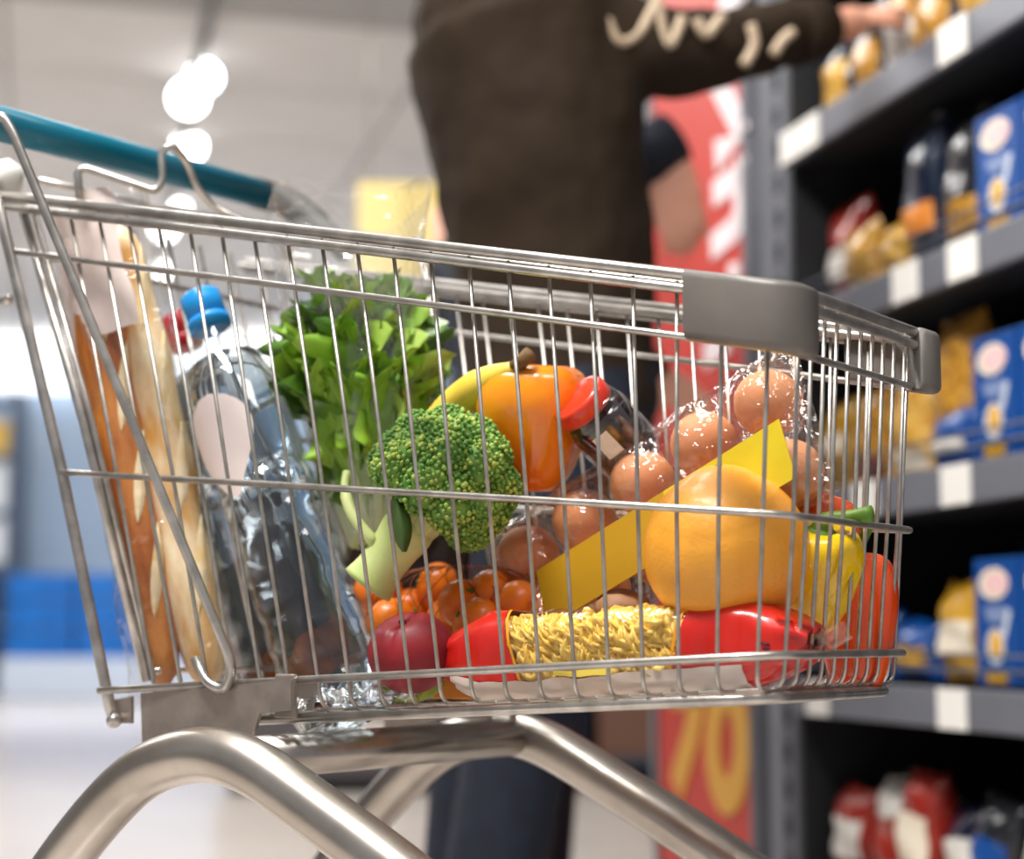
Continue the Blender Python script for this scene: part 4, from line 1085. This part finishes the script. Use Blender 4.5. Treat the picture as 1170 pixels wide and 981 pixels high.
def person(name_label, base, face, pose, jacket, trouser, shoe, hairm, H=1.78, extra=None):
    """face: horizontal facing direction; pose: dict of joints in (forward, left, up) metres"""
    F = Vector(face).normalized(); Lf = UPV.cross(F)
    t = thing('person', name_label, 'person', base)
    def J(k): a = pose[k]; return F * a[0] + Lf * a[1] + UPV * a[2]
    ref = Lf
    b = MB()
    cap_chain(b, [J('pelvis'), J('waist'), J('chest'), J('neck')], [.12, .115, .13, .07], 18, 1.0, F)
    cap_chain(b, [J('neck'), J('head') - UPV * .06], [.058, .055])
    hd_ = J('head')
    b.ball(hd_, .1, 20, 16, (1, 1, 1), fun=lambda d: 1 + .12 * abs(d.z) - .04 * (1 - abs(d.z)))
    b.ball(hd_ + F * .02 - UPV * .075, .06, 14, 10)                       # jaw
    b.tube([hd_ + F * .095 + UPV * .01, hd_ + F * .118 - UPV * .03], [.009, .016], 8)   # nose
    b.tube([hd_ + F * .09 - UPV * .062 - Lf * .022, hd_ + F * .098 - UPV * .062, hd_ + F * .09 - UPV * .062 + Lf * .022], .008, 6)
    for s in (-1, 1):
        b.ball(hd_ + Lf * s * .095 - UPV * .01, .028, 10, 8, (.6, .5, 1)) # ears
    for s, k in ((1, 'l'), (-1, 'r')):
        cap_chain(b, [J('sh_' + k), J('el_' + k), J('wr_' + k)], [.052, .042, .029])
        hand(b, J('wr_' + k), J('hand_' + k), F * pose['up_' + k][0] + Lf * pose['up_' + k][1] + UPV * pose['up_' + k][2], pose.get('hs_' + k, 1.0), pose.get('curl', .5), s)
        cap_chain(b, [J('hip_' + k), J('kn_' + k), J('an_' + k)], [.078, .055, .04])
    remesh(b.build('body', skin_m, t), .0065, 5)
    for s in (-1, 1):
        MB().ball(hd_ + F * .092 + Lf * s * .034 + UPV * .012, .013, 10, 8).build('eye', mat('eye_white', '#e8e4de', rough=.2), t)
    hb = MB(); hb.ball(hd_ + UPV * .022 - F * .016, .116, 22, 16, (1, 1, 1)); hb.ball(hd_ - F * .05 - UPV * .03, .085, 16, 12)
    hv = hb.build('hair', hairm, t)
    # jacket
    g = MB()
    cap_chain(g, [J('hem'), J('waist') + (J('hem') - J('waist')) * .35, J('waist'), J('chest'), J('chest').lerp(J('neck'), .6)], pose['jr'], 22, pose.get('jflat', 1.25), F)
    for k in ('l', 'r'):
        w = J('wr_' + k).lerp(J('el_' + k), pose.get('cuff_' + k, .06))
        cap_chain(g, [J('sh_' + k) * .75 + J('chest') * .25, J('sh_' + k), J('sh_' + k).lerp(J('el_' + k), .5), J('el_' + k), J('el_' + k).lerp(w, .55), w], [.075, .082, .074, .068, .058, .047], 16)
    cap_chain(g, [J('neck') - UPV * .03, J('neck') + UPV * .03], [.085, .072])
    jk = remesh(g.build('jacket', jacket, t), .011, 6)
    tx = bpy.data.textures.get('cloth_folds') or bpy.data.textures.new('cloth_folds', 'CLOUDS'); tx.noise_scale = .14
    dm_ = jk.modifiers.new('folds', 'DISPLACE'); dm_.texture = tx; dm_.strength = .03; dm_.mid_level = .5
    for k in ('l', 'r'):                                                 # cuffs
        w = J('wr_' + k).lerp(J('el_' + k), pose.get('cuff_' + k, .06)); d = (J('wr_' + k) - J('el_' + k)).normalized()
        MB().tube([w - d * .03, w + d * .05], [.055, .051], 16).build('cuff', jacket, t)
    q = MB()
    cap_chain(q, [J('pelvis') + UPV * .08, J('pelvis'), J('pelvis') - UPV * .08], [.13, .14, .12], 18, 1.2, F)
    for k in ('l', 'r'): cap_chain(q, [J('hip_' + k), J('kn_' + k), J('an_' + k)], [.100, .076, .066])
    remesh(q.build('trousers', trouser, t), .012, 4)
    for k in ('l', 'r'):
        a = J('an_' + k); z = Vector((a.x, a.y, 0))
        sb = MB(); sb.ball(z + UPV * .05 + F * .06, 1, 18, 12, (1, 1, 1), fun=lambda d: 1 / max(1e-6, math.sqrt((d.dot(F) / .135) ** 2 + (d.dot(Lf) / .047) ** 2 + (d.z / .05) ** 2)))
        so = sb.build('shoe', shoe, t)
    return t, J
brown = mat('brown_jacket', '#33281d', '#2b2119', rough=.85, scale=7, bump=.08, bscale=30, spec=.2)
denim = mat('dark_denim', '#141c2c', '#0f1522', rough=.85, scale=30)
navyj = mat('navy_jacket', '#1a2130', '#141a27', rough=.8, scale=10)
hair_m = mat('dark_hair', '#2a1d14', '#3a2a1d', rough=.6, scale=60, stretch=(1, 1, .2))
shoe_m = mat('dark_shoe', '#1a1a1c', rough=.5)
beige = mat('beige_cord', '#c9b49a', '#b59f86', rough=.7, scale=30)
# the shopper in brown: faces the shelves to the right, right arm stretched to the goods
base = gl(.08, 2.62, 0)
Fm = (RT * .93 + DH * .36).normalized(); Lm = UPV.cross(Fm)
def loc(p):                                      # world point -> this person's (forward, left, up)
    d = p - base; return (d.dot(Fm), d.dot(Lm), d.z)
pose = dict(pelvis=(0, 0, .98), waist=(-.01, 0, 1.12), chest=(-.05, 0, 1.40), neck=(-.10, 0, 1.64), head=(-.03, 0, 1.81), hem=(.005, 0, .94),
    sh_r=loc(dep(600, 5, 2.48)), el_r=loc(dep(760, 62, 2.56)), wr_r=loc(dep(975, 26, 2.83)), hand_r=(.85, .3, .42), up_r=(-.2, -.3, .9),
    sh_l=(-.05, .19, 1.54), el_l=(.06, .26, 1.24), wr_l=(.22, .22, 1.06), hand_l=(.8, 0, -.3), up_l=(0, .3, .9),
    hip_r=(-.02, -.095, .93), kn_r=(-.11, -.10, .50), an_r=(-.19, -.10, .09), hip_l=(-.02, .095, .93), kn_l=(-.09, .10, .50), an_l=(-.13, .11, .09),
    jr=[.135, .14, .14, .165, .165], jflat=1.2, curl=.6, cuff_r=.30)
man, J = person('person in a brown jacket and dark jeans reaching for the shelf', base, Fm, pose, brown, denim, shoe_m, hair_m)
# beige drawcord looped along the sleeve
mI = Matrix.Translation(-base)
for pts in ([(690, -8), (694, 22), (708, 48), (728, 40), (742, 18), (752, -2)], [(752, 4), (757, 34), (764, 52), (772, 40), (780, 20)], [(796, 22), (806, 40), (816, 30), (826, 18)], [(858, 28), (862, 52), (850, 74)], [(884, 62), (894, 46), (906, 36)]):
    MB(mI).tube(smooth_path([dep(x, y, 2.455 + (x - 690) / 200 * .09) for x, y in pts], 4), .008, 8).build('drawcord', beige, man)
# second person, mostly hidden behind the first
base2 = gl(.02, 3.35, 0)
F2 = (RT * .95 - DH * .2).normalized(); L2 = UPV.cross(F2)
def loc2(p): d = p - base2; return (d.dot(F2), d.dot(L2), d.z)
pose2 = dict(pelvis=(0, 0, 1.0), waist=(0, 0, 1.14), chest=(-.01, 0, 1.38), neck=(0, 0, 1.55), head=(.04, 0, 1.72), hem=(.0, 0, .95),
    sh_r=(0, -.19, 1.46), el_r=(.16, -.24, 1.40), wr_r=loc2(dep(754, 168, 3.1)), hand_r=(.28, 0, -1), up_r=(.25, -1, .1),
    sh_l=(0, .19, 1.46), el_l=(-.16, .26, 1.22), wr_l=loc2(dep(520, 318, 3.45)), hand_l=(-.12, 0, 1), up_l=(0, -1, 0),
    hip_r=(0, -.095, .94), kn_r=(.02, -.1, .5), an_r=(0, -.1, .09), hip_l=(0, .095, .94), kn_l=(.02, .1, .5), an_l=(0, .1, .09),
    jr=[.13, .135, .13, .15, .11], jflat=1.2, curl=.25, cuff_r=.10, hs_r=1.2)
person('person in a navy jacket standing behind the brown jacket, hand lowered', base2, F2, pose2, navyj, denim, shoe_m, hair_m)
